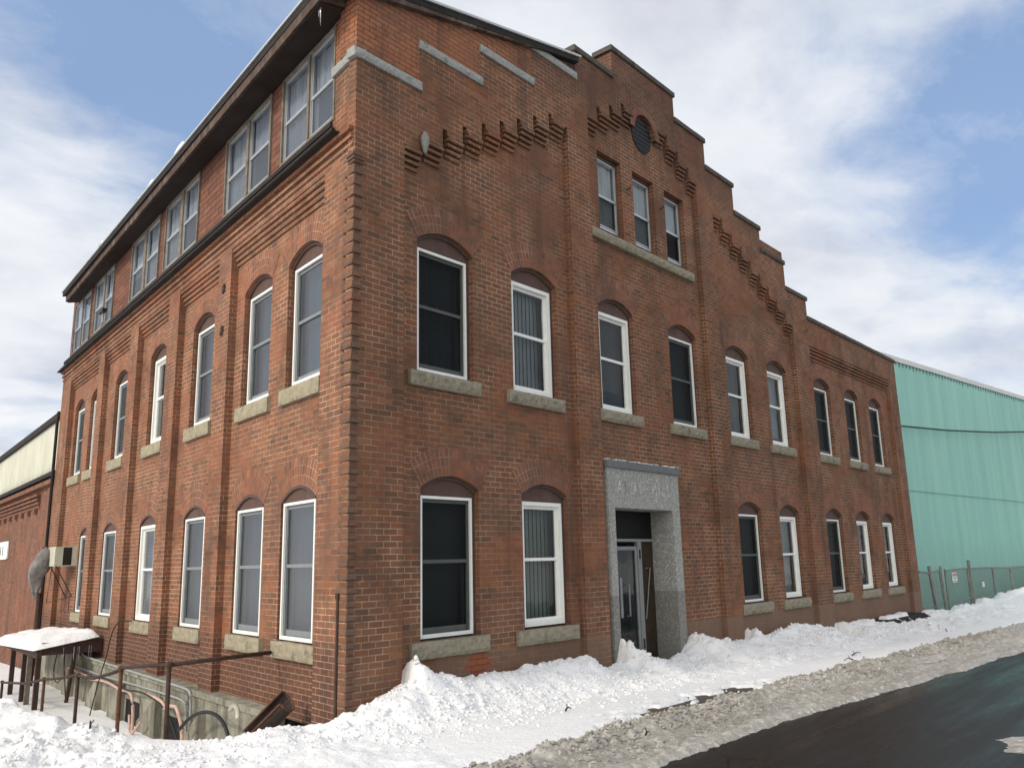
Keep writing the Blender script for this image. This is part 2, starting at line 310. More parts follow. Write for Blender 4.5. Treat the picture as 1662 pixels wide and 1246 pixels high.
# ------------------------------------------------------------------ frames and mesh builder
class Fr:
    def __init__(s, o, du, dn): s.o = Vector(o); s.du = Vector(du); s.dn = Vector(dn)
    def P(s, u, z, w=0): return s.o + s.du*u + s.dn*w + Vector((0, 0, z))
CX, CY = 5.984, 7.627
ANG = math.radians(79.64)
FF = Fr((CX, CY, 0), (1, 0, 0), (0, -1, 0))                       # front, u to the right, w towards the street
LL = Fr((CX, CY, 0), (math.cos(ANG), math.sin(ANG), 0), (-math.sin(ANG), math.cos(ANG), 0))   # left side, u away
WW = Fr((0, 0, 0), (1, 0, 0), (0, 1, 0))                           # world, (x, z, y)
class MB:
    def __init__(s, fr=WW): s.fr = fr; s.v = []; s.f = []; s.m = []; s.uv = {}
    def p(s, u, z, w=0): s.v.append((u, z, w)); return len(s.v)-1
    def face(s, pts, m=0, uv=None):
        i = [s.p(*q) for q in pts]; s.f.append(i); s.m.append(m)
        if uv: s.uv[len(s.f)-1] = uv
    def box(s, u0, u1, z0, z1, w0, w1, m=0):
        c = [(u0, z0, w0), (u1, z0, w0), (u1, z1, w0), (u0, z1, w0), (u0, z0, w1), (u1, z0, w1), (u1, z1, w1), (u0, z1, w1)]
        i = [s.p(*q) for q in c]
        for q in ((0, 1, 2, 3), (4, 5, 6, 7), (0, 1, 5, 4), (1, 2, 6, 5), (2, 3, 7, 6), (3, 0, 4, 7)): s.f.append([i[k] for k in q]); s.m.append(m)
    def prism(s, poly, w0, w1, m=0, back=True):      # poly in (u,z)
        s.face([(a, b, w1) for a, b in poly], m)
        if back: s.face([(a, b, w0) for a, b in reversed(poly)], m)
        for (a, b), (c, d) in zip(poly, poly[1:]+poly[:1]): s.face([(a, b, w0), (c, d, w0), (c, d, w1), (a, b, w1)], m)
    def plan(s, poly, z0, z1, m=0):                   # poly in (u,w)
        s.face([(a, z1, b) for a, b in poly], m); s.face([(a, z0, b) for a, b in reversed(poly)], m)
        for (a, b), (c, d) in zip(poly, poly[1:]+poly[:1]): s.face([(a, z0, b), (c, z0, d), (c, z1, d), (a, z1, b)], m)
    def rock(s, u0, u1, z0, z1, w0, w1, amp=.03, st=.05, seed=0, m=0):
        nu = max(2, int((u1-u0)/st)); nz = max(2, int((z1-z0)/st)); grid = []
        for j in range(nz+1):
            row = []
            for i in range(nu+1):
                u = u0+(u1-u0)*i/nu; z = z0+(z1-z0)*j/nz; e = 0 if i in (0, nu) or j in (0, nz) else 1
                n = noise.noise(Vector((u*9+seed, z*13, seed*3.1)))+.6*noise.noise(Vector((u*22, z*26+seed, 4)))
                row.append(s.p(u+(0 if e else noise.noise(Vector((z*20, u*5, seed)))*.006), z+(0 if e else .006*noise.noise(Vector((u*14, seed, z)))), w1+(amp*n if e else -amp*.8)))
            grid.append(row)
        for j in range(nz):
            for i in range(nu): s.f.append([grid[j][i], grid[j][i+1], grid[j+1][i+1], grid[j+1][i]]); s.m.append(m)
        bk = [s.p(u0, z0, w0), s.p(u1, z0, w0), s.p(u1, z1, w0), s.p(u0, z1, w0)]
        s.f.append([grid[0][i] for i in range(nu, -1, -1)]+[bk[0], bk[1]]); s.f.append([grid[nz][i] for i in range(nu+1)]+[bk[2], bk[3]])
        s.f.append([grid[j][0] for j in range(nz+1)]+[bk[3], bk[0]]); s.f.append([grid[j][nu] for j in range(nz, -1, -1)]+[bk[1], bk[2]]); s.m += [m]*4
    def tube(s, pts, r, n=8, m=0, caps=True, r1=None):
        pts = [Vector((a, b, c)) for a, b, c in pts]; rings = []
        for k, q in enumerate(pts):
            t = (pts[min(k+1, len(pts)-1)]-pts[max(k-1, 0)]).normalized()
            up = Vector((0, 1, 0)) if abs(t.y) < .9 else Vector((1, 0, 0)); a = t.cross(up).normalized(); b = t.cross(a)
            rr = r if r1 is None else r+(r1-r)*k/(len(pts)-1)
            rings.append([s.p(*(q+a*rr*math.cos(2*math.pi*j/n)+b*rr*math.sin(2*math.pi*j/n))) for j in range(n)])
        for A, B in zip(rings, rings[1:]):
            for j in range(n): s.f.append([A[j], A[(j+1) % n], B[(j+1) % n], B[j]]); s.m.append(m)
        if caps: s.f.append(rings[0][::-1]); s.f.append(rings[-1]); s.m += [m, m]
    def build(s, name, mats, parent=None, label=None, smooth=False, weld=False, flat_uv=None):
        if not isinstance(mats, (list, tuple)): mats = [mats]
        me = bpy.data.meshes.new(name); off = parent.matrix_local.translation if parent is not None and parent.parent is None else (parent['_o'] if parent is not None else None)
        base = Vector((0, 0, 0)) if parent is None else Vector(parent['_o'])
        me.from_pydata([s.fr.P(*q)-base for q in s.v], [], s.f)
        uvl = me.uv_layers.new(name='UVMap')
        for pi, poly in enumerate(me.polygons):
            poly.material_index = s.m[pi]; poly.use_smooth = smooth
            if pi in s.uv:
                for li, q in zip(poly.loop_indices, s.uv[pi]): uvl.data[li].uv = q
                continue
            loc = [Vector(s.v[vi]) for vi in s.f[pi]]
            nx = Vector((0, 0, 0))
            for a, b in zip(loc, loc[1:]+loc[:1]): nx += Vector(((a.y-b.y)*(a.z+b.z), (a.z-b.z)*(a.x+b.x), (a.x-b.x)*(a.y+b.y)))
            ax = max(range(3), key=lambda k: abs(nx[k]))
            for li, q in zip(poly.loop_indices, loc): uvl.data[li].uv = (q.x, q.y) if ax == 2 else ((q.z+.05, q.y) if ax == 0 else (q.x, q.z))
        for m in mats: me.materials.append(m)
        if weld:
            bm = bmesh.new(); bm.from_mesh(me); bmesh.ops.remove_doubles(bm, verts=bm.verts, dist=1e-4); bmesh.ops.recalc_face_normals(bm, faces=bm.faces); bm.to_mesh(me); bm.free()
        o = bpy.data.objects.new(name, me); COL.objects.link(o)
        if parent is not None: o.parent = parent
        o['_o'] = tuple(base)
        if label: o['label'] = label
        return o
def thing(name, loc, label, cat, group=None):
    o = bpy.data.objects.new(name, None); COL.objects.link(o); o.location = loc; o['_o'] = tuple(loc); o.empty_display_size = .2
    o['label'] = label; o['category'] = cat
    if group: o['group'] = group
    return o
def tag(o, label, cat, group=None, kind=None):
    o['label'] = label; o['category'] = cat
    if group: o['group'] = group
    if kind: o['kind'] = kind
    return o
def struct(o): o['kind'] = 'structure'; return o
# ------------------------------------------------------------------ brick building
B = thing('brick_building', FF.P(0, 0, 0), 'large two storey red brick factory with stepped gable and arched windows', 'building')
DF, DL = .10, .12          # depth of the recessed bays
def arc(uc, hw, zs, rise, n=14, r_add=0):
    R = (hw*hw+rise*rise)/(2*rise); zc = zs+rise-R; a = math.asin(hw/R); return [(uc+(R+r_add)*math.sin(-a+2*a*i/n), zc+(R+r_add)*math.cos(-a+2*a*i/n)) for i in range(n+1)], R, a
def band(mb, u0, u1, z0, z1, ops, w, dep=.24):
    x = u0
    for o in sorted(ops):
        uc, hw, za, zs, rise = o
        mb.face([(x, z0, w), (uc-hw, z0, w), (uc-hw, z1, w), (x, z1, w)]); x = uc+hw
        mb.face([(uc-hw, z0, w), (uc+hw, z0, w), (uc+hw, za, w), (uc-hw, za, w)])
        top = arc(uc, hw, zs, rise)[0] if rise > 0 else [(uc-hw, zs), (uc+hw, zs)]
        for a, b in zip(top, top[1:]):
            mb.face([(a[0], a[1], w), (b[0], b[1], w), (b[0], z1, w), (a[0], z1, w)])
            mb.face([(a[0], a[1], w), (b[0], b[1], w), (b[0], b[1], w-dep), (a[0], a[1], w-dep)])
        for uu in (uc-hw, uc+hw): mb.face([(uu, za, w), (uu, zs, w), (uu, zs, w-dep), (uu, za, w-dep)])
        mb.face([(uc-hw, za, w), (uc+hw, za, w), (uc+hw, za, w-dep), (uc-hw, za, w-dep)])
    mb.face([(x, z0, w), (u1, z0, w), (u1, z1, w), (x, z1, w)])
def arch_band(mb, uc, hw, zs, rise, w, rings=3, th=.122):
    _, R, a = arc(uc, hw, zs, rise); zc = zs+rise-R; n = 18; top = R+rings*th
    for i in range(n):
        a0 = -a+2*a*i/n; a1 = -a+2*a*(i+1)/n; L0 = a0*(R+.15); L1 = a1*(R+.15)
        q = [(uc+r*math.sin(t), zc+r*math.cos(t), w) for r, t in ((R, a0), (R, a1), (top, a1), (top, a0))]
        mb.face(q, 0, [(L0+9, 0), (L1+9, 0), (L1+9, rings*th), (L0+9, rings*th)])
# windows: centre, casing half width .53
G_F = [1.71, 3.65, 10.33, 12.29, 14.96, 17.0, 19.04]
T_F = [1.65, 3.53, 5.75, 8.02, 10.30, 12.28, 14.99, 17.07, 19.0]
U_F = [5.77, 6.90, 8.03]
G_L = [1.6, 3.22, 5.57, 8.17, 10.95, 13.15]
T_L = [1.6, 3.22, 5.60, 8.15, 10.83, 13.13, 14.79]
HW = .525
bays_F = [(.81, 4.42), (5.02, 8.82), (9.48, 13.22), (14.17, 20.2)]
piers_F = [(0, .81), (4.42, 5.02), (8.82, 9.48), (13.22, 14.17), (20.2, 20.95)]
mb = MB(FF)
for a, b in bays_F:
    gops = [(c, HW, .80, 2.66, .16) for c in G_F if a < c < b]
    if a == 5.02: gops = [(6.19, .98, -.6, 2.8, 0)]
    band(mb, a, b, -.6, 3.4, gops, -DF, .34)
    band(mb, a, b, 3.4, 6.9, [(c, HW, 4.12, 5.93, .17) for c in T_F if a < c < b], -DF)
    if a == 5.02: band(mb, a, b, 6.9, 10.1, [(c, .37, 7.25, 8.80, 0) for c in U_F], -DF)
    elif a < 14: band(mb, a, b, 6.9, 9.0, [], -DF)
mb.build('wall', M['brick'], B)
# projecting comb: piers joined to the flush upper wall whose lower edge steps up over the corbels
top = [(14.22, 7.46), (14.22, 7.96), (13.02, 7.96), (13.02, 8.60), (11.77, 8.60), (11.77, 9.12), (10.52, 9.12), (10.52, 9.77), (9.30, 9.77), (9.30, 10.38), (8.09, 10.38), (8.09, 10.93), (5.88, 10.93), (5.88, 10.36), (4.70, 10.36), (4.70, 9.80), (3.52, 9.80), (3.52, 9.16), (2.30, 9.16), (2.30, 8.62), (1.08, 8.62), (1.08, 7.99), (0, 7.99)]
corb = []     # (u0,u1,zbottom,ztop)
low = [(0, -.6), (.81, -.6)]
CW, CG = .30, .10
for i in range(9):
    u = .81+.401*i; zt = 7.12+.207*i; corb.append((u, u+CW, zt-.30, zt, 'R'))
    low += [(u, zt), (u+CW, zt), (u+CW, zt+.28 if i < 8 else zt), (u+CW+.085, zt+.28 if i < 8 else zt)]
low[-1] = (4.42, low[-1][1]); low += [(4.42, -.6), (5.02, -.6)]
for i in range(4):
    u = 5.02+.40*i; zt = 9.29+.207*i; corb.append((u, u+CW, zt-.30, zt, 'R')); low += [(u, zt), (u+CW, zt), (u+CW, zt+(.27 if i < 3 else 0)), (u+CW+.085, zt+(.27 if i < 3 else 0))]
low[-1] = (6.55, low[-1][1])
low += [(6.92+.37*math.cos(math.pi*(1-k/8)), 9.66+.37*math.sin(math.pi*(1-k/8))) for k in range(0, 9)]
for i in range(4):
    u = 7.29+.395*i+.07; zt = 9.93-.207*i; corb.append((u, u+CW-.02, zt-.30, zt, 'L')); low += [(u-.07, zt+(.22 if i > 0 else 0)), (u, zt+(.22 if i > 0 else 0)), (u, zt), (u+CW-.02, zt)]
low += [(8.82, low[-1][1]), (8.82, -.6), (9.48, -.6)]
for i in range(9):
    u = 9.48+.425*i; zt = 8.82-.207*i; corb.append((u, u+CW, zt-.30, zt, 'L'))
    low += [(u-.085, zt+.215), (u, zt+.215)] if i else []
    low += [(u, zt), (u+CW, zt)]
low += [(13.22, low[-1][1]), (13.22, -.6), (14.17, -.6), (14.17, 6.80), (20.2, 6.80), (20.2, -.6), (20.95, -.6), (20.95, 7.46)]
mb = MB(FF); mb.prism(low+top, -DF-.04, 0)
for u0, u1, z0, z1, s_ in corb:
    for k in range(4):
        a = z0+(z1-z0)*k/4; mb.box(u0+.001, u1-.001, a+.004, a+.050, -DF-.03, -DF+.030*(k+1)+.006, 0); mb.box(u0+.004, u1-.004, a+.051, a+.0785, -DF-.03, -DF+.030*k-.022, 0)
for k in range(4): mb.box(14.171, 20.199, 6.48+.08*k, 6.48+.08*k+.05, -DF-.03, -DF+.024*(k+1), 0); mb.box(14.172, 20.198, 6.53+.08*k, 6.56+.08*k, -DF-.03, -DF+.024*k-.012, 0)
mb.build('gable', M['brick'], B)
# arch bands
for c, za_, ri_ in [(c, 2.66, .16) for c in G_F]+[(c, 5.93, .17) for c in T_F]:
    mb = MB(FF); arch_band(mb, c, HW, za_, ri_, -DF+.005); mb.build('arch', M['arch'], B)
mb = MB(FF)   # vent ring
for i in range(12):
    a0 = math.pi*i/12; a1 = math.pi*(i+1)/12; f = lambda r, t: (6.92-r*math.cos(t), 9.66+r*math.sin(t), .005)
    mb.face([f(.37, a0), f(.37, a1), f(.52, a1), f(.52, a0)], 0, [(a0*.44, 0), (a1*.44, 0), (a1*.44, .15), (a0*.44, .15)])
    g0 = lambda t, w: (6.92-.37*math.cos(t), 9.66+.37*math.sin(t), w); mb.face([g0(a0, .005), g0(a1, .005), g0(a1, -.1), g0(a0, -.1)])
mb.build('vent_arch', M['brick_old'], B)
mb = MB(FF)
mb.prism([(6.92+.335*math.cos(t), 9.64+.345*math.sin(t)) for t in [2*math.pi*k/28 for k in range(28)]], -DF-.03, -DF+.012)
v = mb.build('vent_dark_disc', M['interior_dark'], B)  # black disc stands in for the dark inside the round hole
mb = MB(FF)
for k in range(7):
    z = 9.64-.27+.09*k; h = .335*math.sqrt(max(0, 1-((z-9.64)/.345)**2)); mb.face([(6.92-h, z, -DF+.014), (6.92+h, z, -DF+.014), (6.92+h, z+.03, -DF+.03), (6.92-h, z+.03, -DF+.03)])
mb.build('louver', M['black'], v)
# newer brick infill above the old steps, up to the shed roof
rk = lambda u: 9.0+.235*u
mb = MB(FF); mb.prism([(0, 8.11), (1.08, 8.11), (1.08, 8.745), (2.30, 8.745), (2.30, 9.285), (3.52, 9.285), (3.52, 9.79), (3.52, rk(3.52)+.0), (0, rk(0)+.015)], -.34, -.002)
mb.build('infill_wall', M['brick_new'], B)
mb = MB(FF); mb.prism([(3.50, 9.80), (4.72, 9.80), (4.72, 10.16), (3.50, rk(3.5)+.03)], -.3, -.012); mb.build('gable_board', M['dwood'], B)
# step copings
for i, (a, b, z) in enumerate([(-.06, 1.10, 7.99), (1.06, 2.32, 8.62), (2.28, 3.54, 9.16), (3.50, 4.72, 9.80)]):
    mb = MB(FF); mb.rock(a, b, z, z+.125, -.12, .045, .014, .035, i*5); mb.build('step_coping', M['coping'], B)
mb = MB(LL); mb.rock(-.03, .62, 7.99, 8.115, -.12, .05, .014, .035, 33); mb.build('step_coping', M['coping'], B)
for a, b, z in [(4.70, 5.88, 10.36), (5.86, 8.12, 10.93), (8.09, 9.33, 10.38), (9.30, 10.55, 9.77), (10.52, 11.80, 9.12), (11.77, 13.05, 8.60), (13.02, 14.26, 7.96), (14.22, 20.99, 7.46)]:
    mb = MB(FF); mb.rock(a-.03, b, z+.003, z+.10, -.40, .045, .012, .06, a); mb.build('parapet_cap', M['cap'], B)
mb = MB(FF)   # parapet thickness behind the front sheet
for a, b, z0, z in [(4.70, 5.88, 9.2, 10.36), (5.88, 8.09, 9.2, 10.93), (8.09, 9.30, 9.2, 10.38), (9.30, 10.52, 8.6, 9.77), (10.52, 11.77, 8, 9.12), (11.77, 13.02, 7.5, 8.60), (13.02, 14.22, 7, 7.96), (14.22, 20.95, 6.9, 7.46)]: mb.box(a, b, z0, z-.002, -.36, -DF-.04)
mb.build('parapet', M['brick'], B)
# ---- left side wall
BANDTOP = 7.06
bays_L = [(.81, 4.08), (4.63, 6.65), (7.27, 9.29), (9.88, 12.03), (12.53, 15.56)]
piers_L = [(0, .81), (4.08, 4.63), (6.65, 7.27), (9.29, 9.88), (12.03, 12.53), (15.56, 16.6)]
mb = MB(LL)
for a, b in bays_L:
    band(mb, a, b, -.10, 3.3, [(c, HW, .80, 2.58, .17) for c in G_L if a < c < b], -DL)
    band(mb, a, b, 3.3, 6.75, [(c, HW, 4.08, 5.86, .18) for c in T_L if a < c < b], -DL)
mb.build('side_wall', M['brick_side'], B)
mb = MB(LL); out = []
for (a, b) in piers_L: out += [(a, 6.71 if a else -.3), (a, -.3 if a < .1 else -.10), (b, -.10 if a > .1 else -.3), (b, 6.71)]
out = [(max(a, .04), z) for a, z in out[1:-1]]+[(16.6, 7.06), (.04, 7.06)]
mb.prism(out, -DL-.04, 0)
for a, b in bays_L:
    for k in range(4): mb.box(a+.001, b-.001, 6.42+.0735*k, 6.42+.0735*k+.050, -DL-.03, -DL+.028*(k+1)); mb.box(a+.002, b-.002, 6.47+.0735*k, 6.4935+.0735*k, -DL-.03, -DL+.028*k-.016)
for k, (z, w) in enumerate([(6.80, .022), (6.90, .045), (7.0, .07)]): mb.box(.03, 16.6, z, z+.05, -.02, w)
mb.build('side_piers', M['brick_side'], B)
mb = MB(LL); mb.box(.085, .64, 7.06, 8.11, -.3, 0); mb.build('corner_pier', M['brick'], B)
mb = MB(LL); mb.box(.085, .62, 8.12, 9.0, -.29, .001); mb.build('infill_wall', M['brick_new'], B)
for c, za_, ri_ in [(c, 2.58, .17) for c in G_L]+[(c, 5.86, .18) for c in T_L]+[(14.62, 2.45, .17)]:
    mb = MB(LL); arch_band(mb, c, HW, za_, ri_, -DL+.005); mb.build('arch', M['arch_side'], B)
# toothed corner quoin
mb = MB(WW); d2 = LL.du; P0 = Vector((CX, CY, 0)); bis_out = None
k = 0; z = .02
while z < 6.55:
    e = .016+.014*random.random(); fx = .10+.02*random.random(); lx = .19+.04*random.random()
    if k % 2 == 0: e = .004; fx, lx = .10, .10
    # outer corner of the two offset faces
    cU = -e/math.sin(ANG)*(1+math.cos(ANG))     # x offset so both faces move out by e
    c0 = P0+Vector((cU, -e, 0)); a = P0+Vector((fx, -e, 0)); bq = P0+d2*lx+LL.dn*e; inn = P0+Vector((.05, .05, 0))
    mb.plan([(c0.x, c0.y), (a.x, a.y), (P0.x+fx, P0.y+.03), (inn.x, inn.y), ((P0+d2*lx-LL.dn*.03).x, (P0+d2*lx-LL.dn*.03).y), (bq.x, bq.y)], z+.004, z+.0695)
    z += .0735; k += 1
for j, e in enumerate((.03, .045, .06)):
    c0 = P0+Vector((-e*1.2, -e, 0)); mb.plan([(c0.x, c0.y), (P0.x+.12, P0.y-e), (P0.x+.12, P0.y+.03), ((P0+d2*.12-LL.dn*.03).x, (P0+d2*.12-LL.dn*.03).y), ((P0+d2*.12+LL.dn*e).x, (P0+d2*.12+LL.dn*e).y)], 6.55+.04*j, 6.587+.04*j)
mb.build('quoin', M['brick_quoin'], B)
# ---- windows
def window(fr, uc, z0, z1, w, wwall, zs, rise, style, blind, sill, hw=.465, hwo=HW, label=None, cas=True):
    """frame with casing, sash, panes, blind and stone sill as children"""
    t = .035 if style == 'storm' else .055
    mb = MB(fr); a, b = uc-hw, uc+hw
    dpt = .03 if style == 'storm' else .06
    if style == 'dormer': t = .028
    mb.box(a, a+t, z0, z1, w-dpt, w); mb.box(b-t, b, z0, z1, w-dpt, w); mb.box(a+t, b-t, z1-t, z1, w-dpt, w-.001); mb.box(a+t, b-t, z0, z0+t*1.3, w-dpt, w+.004)
    if style == 'vinyl':
        mb.box(a+t, a+t+.03, z0+.05, z1-t, w-.10, w-.045); mb.box(b-t-.03, b-t, z0+.05, z1-t, w-.10, w-.045)
    fm = mb.build('window', M['white'] if style != 'dormer' else M['alu'], B, label)
    if cas:
        mb = MB(fr); top = arc(uc, hwo-.003, zs, rise, 12)[0] if rise else [(uc-hwo+.003, zs), (uc+hwo-.003, zs)]
        poly = [(uc+hwo-.003, z0-.02), (uc+hwo-.003, zs)]+[q for q in reversed(top)][1:-1]+[(uc-hwo+.003, zs), (uc-hwo+.003, z0-.02), (a+.002, z0-.02), (a+.002, z1-.002), (b-.002, z1-.002), (b-.002, z0-.02)]
        mb.prism(poly, w-.14, w-.012)
        if rise:
            tp = arc(uc, hwo-.003, zs, rise, 12)[0]; tq = arc(uc, hwo-.003, zs, rise, 12, -.045)[0]
            for (p0, p1, q1, q0) in zip(tp, tp[1:], tq[1:], tq): mb.prism([p0, p1, q1, q0], w-.02, w+.02)
        mb.build('casing', M['wood'], fm)
    zm_ = z0+(z1-z0)*.53 if style != 'dormer' else z0+(z1-z0)*.47
    sw = w-.035 if style == 'storm' else (w-.05 if style == 'vinyl' else w-.008)
    ms = M['sash_grey' if fr is LL else 'sash_dark'] if style == 'storm' else (M['white'] if style == 'vinyl' else M['alu'])
    s_ = .045 if style != 'dormer' else .022
    mb = MB(fr); i0, i1 = a+t, b-t
    if style == 'storm':
        mb.box(i0, i0+.03, z0+.05, z1-t, sw-.05, sw); mb.box(i1-.03, i1, z0+.05, z1-t, sw-.05, sw)
        mb.box(i0+.031, i0+.07, z0+.06, zm_, sw-.09, sw-.05); mb.box(i1-.07, i1-.031, z0+.06, zm_, sw-.09, sw-.05); mb.box(i0+.03, i1-.03, z0+.045, z0+.12, sw-.09, sw-.02)
    else:
        mb.box(i0+.003, i0+.003+s_, z0+.045, z1-t, sw-.04, sw-.003); mb.box(i1-.003-s_, i1-.003, z0+.045, z1-t, sw-.04, sw-.005); mb.box(i0+s_, i1-s_, z0+.06, z0+.06+s_, sw-.04, sw-.002)
    mb.box(i0+.004, i1-.004, zm_-.022, zm_+.022, sw-.05, sw-.004+(.012 if style != 'storm' else 0)); mb.box(i0+.03, i1-.03, z1-t-s_, z1-t-.002, sw-.05, sw-.006)
    mb.build('sash', ms, fm)
    side = fr is LL
    lowm = 'screen' if style != 'vinyl' else ('glass_soft' if side else 'glass_front'); upm = ('glass_soft' if style != 'storm' else 'screen') if (side or style != 'vinyl') else 'glass_front'
    for nm, za, zb, dw, mm in (('lower_pane', z0+.05, zm_, -.03 if style != 'dormer' else -.012, lowm), ('upper_pane', zm_, z1-t, -.02 if style != 'dormer' else -.006, upm)):
        mb = MB(fr); mb.face([(i0+.02, za, sw+dw), (i1-.02, za, sw+dw), (i1-.02, zb, sw+dw), (i0+.02, zb, sw+dw)])
        mb.build(nm, M[mm], fm)
    if blind:
        kind, mk, zb0 = blind; mb = MB(fr); n = 26 if kind == 'slat' else (34 if kind == 'fold' else 1); wb = sw-(.16 if style != 'dormer' else .07); pz0 = z0+.05+(z1-z0)*zb0
        if kind == 'slat':
            pitch = (i1-i0)/9
            for k in range(-2, 11):
                u = i0+pitch*k; jt = .004*math.sin(k*5.3+uc); mb.face([(u+jt, pz0, wb), (u+pitch*.99+jt, pz0, wb-.016), (u+pitch*.99, z1, wb-.016), (u, z1, wb)])
        else:
            for k in range(n):
                ua = i0-.2+(i1-i0+.4)*k/n; ub = i0-.2+(i1-i0+.4)*(k+1)/n; f = (lambda u: wb+.018*math.sin(u*52+uc*7)+.01*math.sin(u*23+uc)) if kind == 'fold' else (lambda u: wb)
                mb.face([(ua, pz0, f(ua)), (ub, pz0, f(ub)), (ub, z1+.02, f(ub)), (ua, z1+.02, f(ua))])
        mb.build('blind' if kind != 'fold' else 'curtain', M[mk], fm)
    if sill:
        u0, u1, zz0, zz1, ww, mk = sill; mb = MB(fr); mb.rock(u0, u1, zz0, zz1, wwall-.2, ww, .026 if mk == 'stone' else .012, .04, uc*3.3); mb.build('sill', M[mk], fm)
    return fm
gf = [('storm', ('flat', 'bl_dark', 0)), ('vinyl', ('slat', 'bl_green', 0)), ('storm', ('fold', 'bl_dark', 0)), ('vinyl', ('fold', 'bl_pale', 0)), ('storm', ('fold', 'bl_dark', 0)), ('vinyl', ('slat', 'bl_green', 0)), ('vinyl', ('slat', 'bl_tan', 0))]
for c, (st, bl) in zip(G_F, gf): window(FF, c, .83, 2.56, -.17, -DF, 2.66, .16, st, bl, (c-.71, c+.66, .605, .80, -.03, 'stone'))
tf = [('storm', ('fold', 'bl_mid', 0)), ('vinyl', ('slat', 'bl_pale', 0)), ('vinyl', ('fold', 'bl_mid', .2)), ('storm', ('flat', 'bl_dark', 0)), ('vinyl', ('fold', 'bl_mid', 0)), ('vinyl', ('fold', 'bl_pale', .1)), ('storm', ('flat', 'bl_dark', 0)), ('storm', ('flat', 'bl_dark', 0)), ('storm', ('flat', 'bl_dark', 0))]
for c, (st, bl) in zip(T_F, tf): window(FF, c, 4.15, 5.83, -.17, -DF, 5.93, .17, st, bl, (c-.68, c+.62, 3.93, 4.12, -.02, 'stone'))
mb = MB(FF); mb.rock(5.05, 8.53, 7.085, 7.25, -.25, .0, .026, .045, 9); mb.build('sill', M['stone'], B, 'long rough stone sill under the three small gable windows')
for c, bl in zip(U_F, [('fold', 'bl_shade', 0), ('fold', 'bl_shade', 0), ('flat', 'bl_shade', .42)]): window(FF, c, 7.40, 8.72, -.20, -DF, 8.80, 0, 'dormer', bl, None, hw=.335, hwo=.37)
for i, c in enumerate(T_L): window(LL, c, 4.13, 5.79, -.19, -DL, 5.86, .18, 'vinyl' if i == 3 else 'storm', ('fold', 'bl_drape_sky', 0), (c-.63, c+.60, 3.86, 4.07, -.05, 'stone_pale'))  # drape colour tinted blue for the sky reflected in the glass
for i, c in enumerate(G_L): window(LL, c, .82, 2.54, -.135, -DL, 2.58, .17, 'vinyl' if i == 3 else 'storm', ('fold', 'bl_drape_sky', 0), (c-.66, c+.57, .60, .80, -.05, 'stone_pale'), hw=.475)
# bricked-up opening at the far end
mb = MB(LL); mb.box(14.25, 15.0, 1.2, 2.45, -.2, -.155); mb.box(14.2, 15.04, .8, 1.2, -.2, -.10); mb.build('bricked_window', M['brick_old'], B)
# ---- dormer storey on the left side
mb = MB(LL)
DW = -.02; zA, zB = 7.42, 8.74
pairs = [(.62, 1.37, 1.43, 2.24), (2.72, 3.57, 3.67, 4.54), (5.93, 6.79, 6.95, 7.82), (8.27, 9.17, 9.33, 10.22), (11.78, 12.58, 12.72, 13.56), (13.99, 14.87, 14.93, 15.80)]
x = .62
mb.box(.64, 16.15, 7.30, zA-.035, -.15, DW); mb.box(.64, 16.15, zB+.035, 8.98, -.15, DW)
for a, b, c, d in pairs:
    if a > x+.08: mb.box(max(x+.045, .64), a-.045, zA-.035, zB+.035, -.15, DW)
    x = d
mb.box(x+.045, 16.15, zA-.035, zB+.035, -.15, DW)
mb.build('dormer_wall', M['shingle'], B)
for a, b, c, d in pairs:
    mb = MB(LL); mb.box(a-.045, a-.002, zA-.035, zB+.035, -.15, .012); mb.box(d+.002, d+.045, zA-.035, zB+.035, -.15, .012)
    mb.box(a-.002, d+.002, zB+.002, zB+.035, -.15, .010); mb.box(a-.002, d+.002, zA-.035, zA-.002, -.15, .022); mb.box(b+.002, c-.002, zA, zB, -.15, .006)
    mb.build('window_surround', M['bare_wood'], B)
bls = ['bl_sky_tint']*12  # pale bluish curtain colour stands in for sky reflected in the panes
j = 0
for a, b, c, d in pairs:
    for (p, q) in ((a, b), (c, d)):
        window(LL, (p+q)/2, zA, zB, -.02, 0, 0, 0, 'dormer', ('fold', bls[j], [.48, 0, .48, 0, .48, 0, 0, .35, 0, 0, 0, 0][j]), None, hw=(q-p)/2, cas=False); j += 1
mb = MB(LL)   # tarred ledge between brick and dormer
mb.face([(.30, 7.07, .17), (16.66, 7.07, .17), (16.66, 7.33, -.01), (.64, 7.33, -.01)]); mb.box(.30, 16.66, 7.055, 7.072, -.1, .165); mb.box(.62, 16.6, 7.30, 7.36, -.12, .035)
mb.build('ledge_flashing', M['tar'], B)
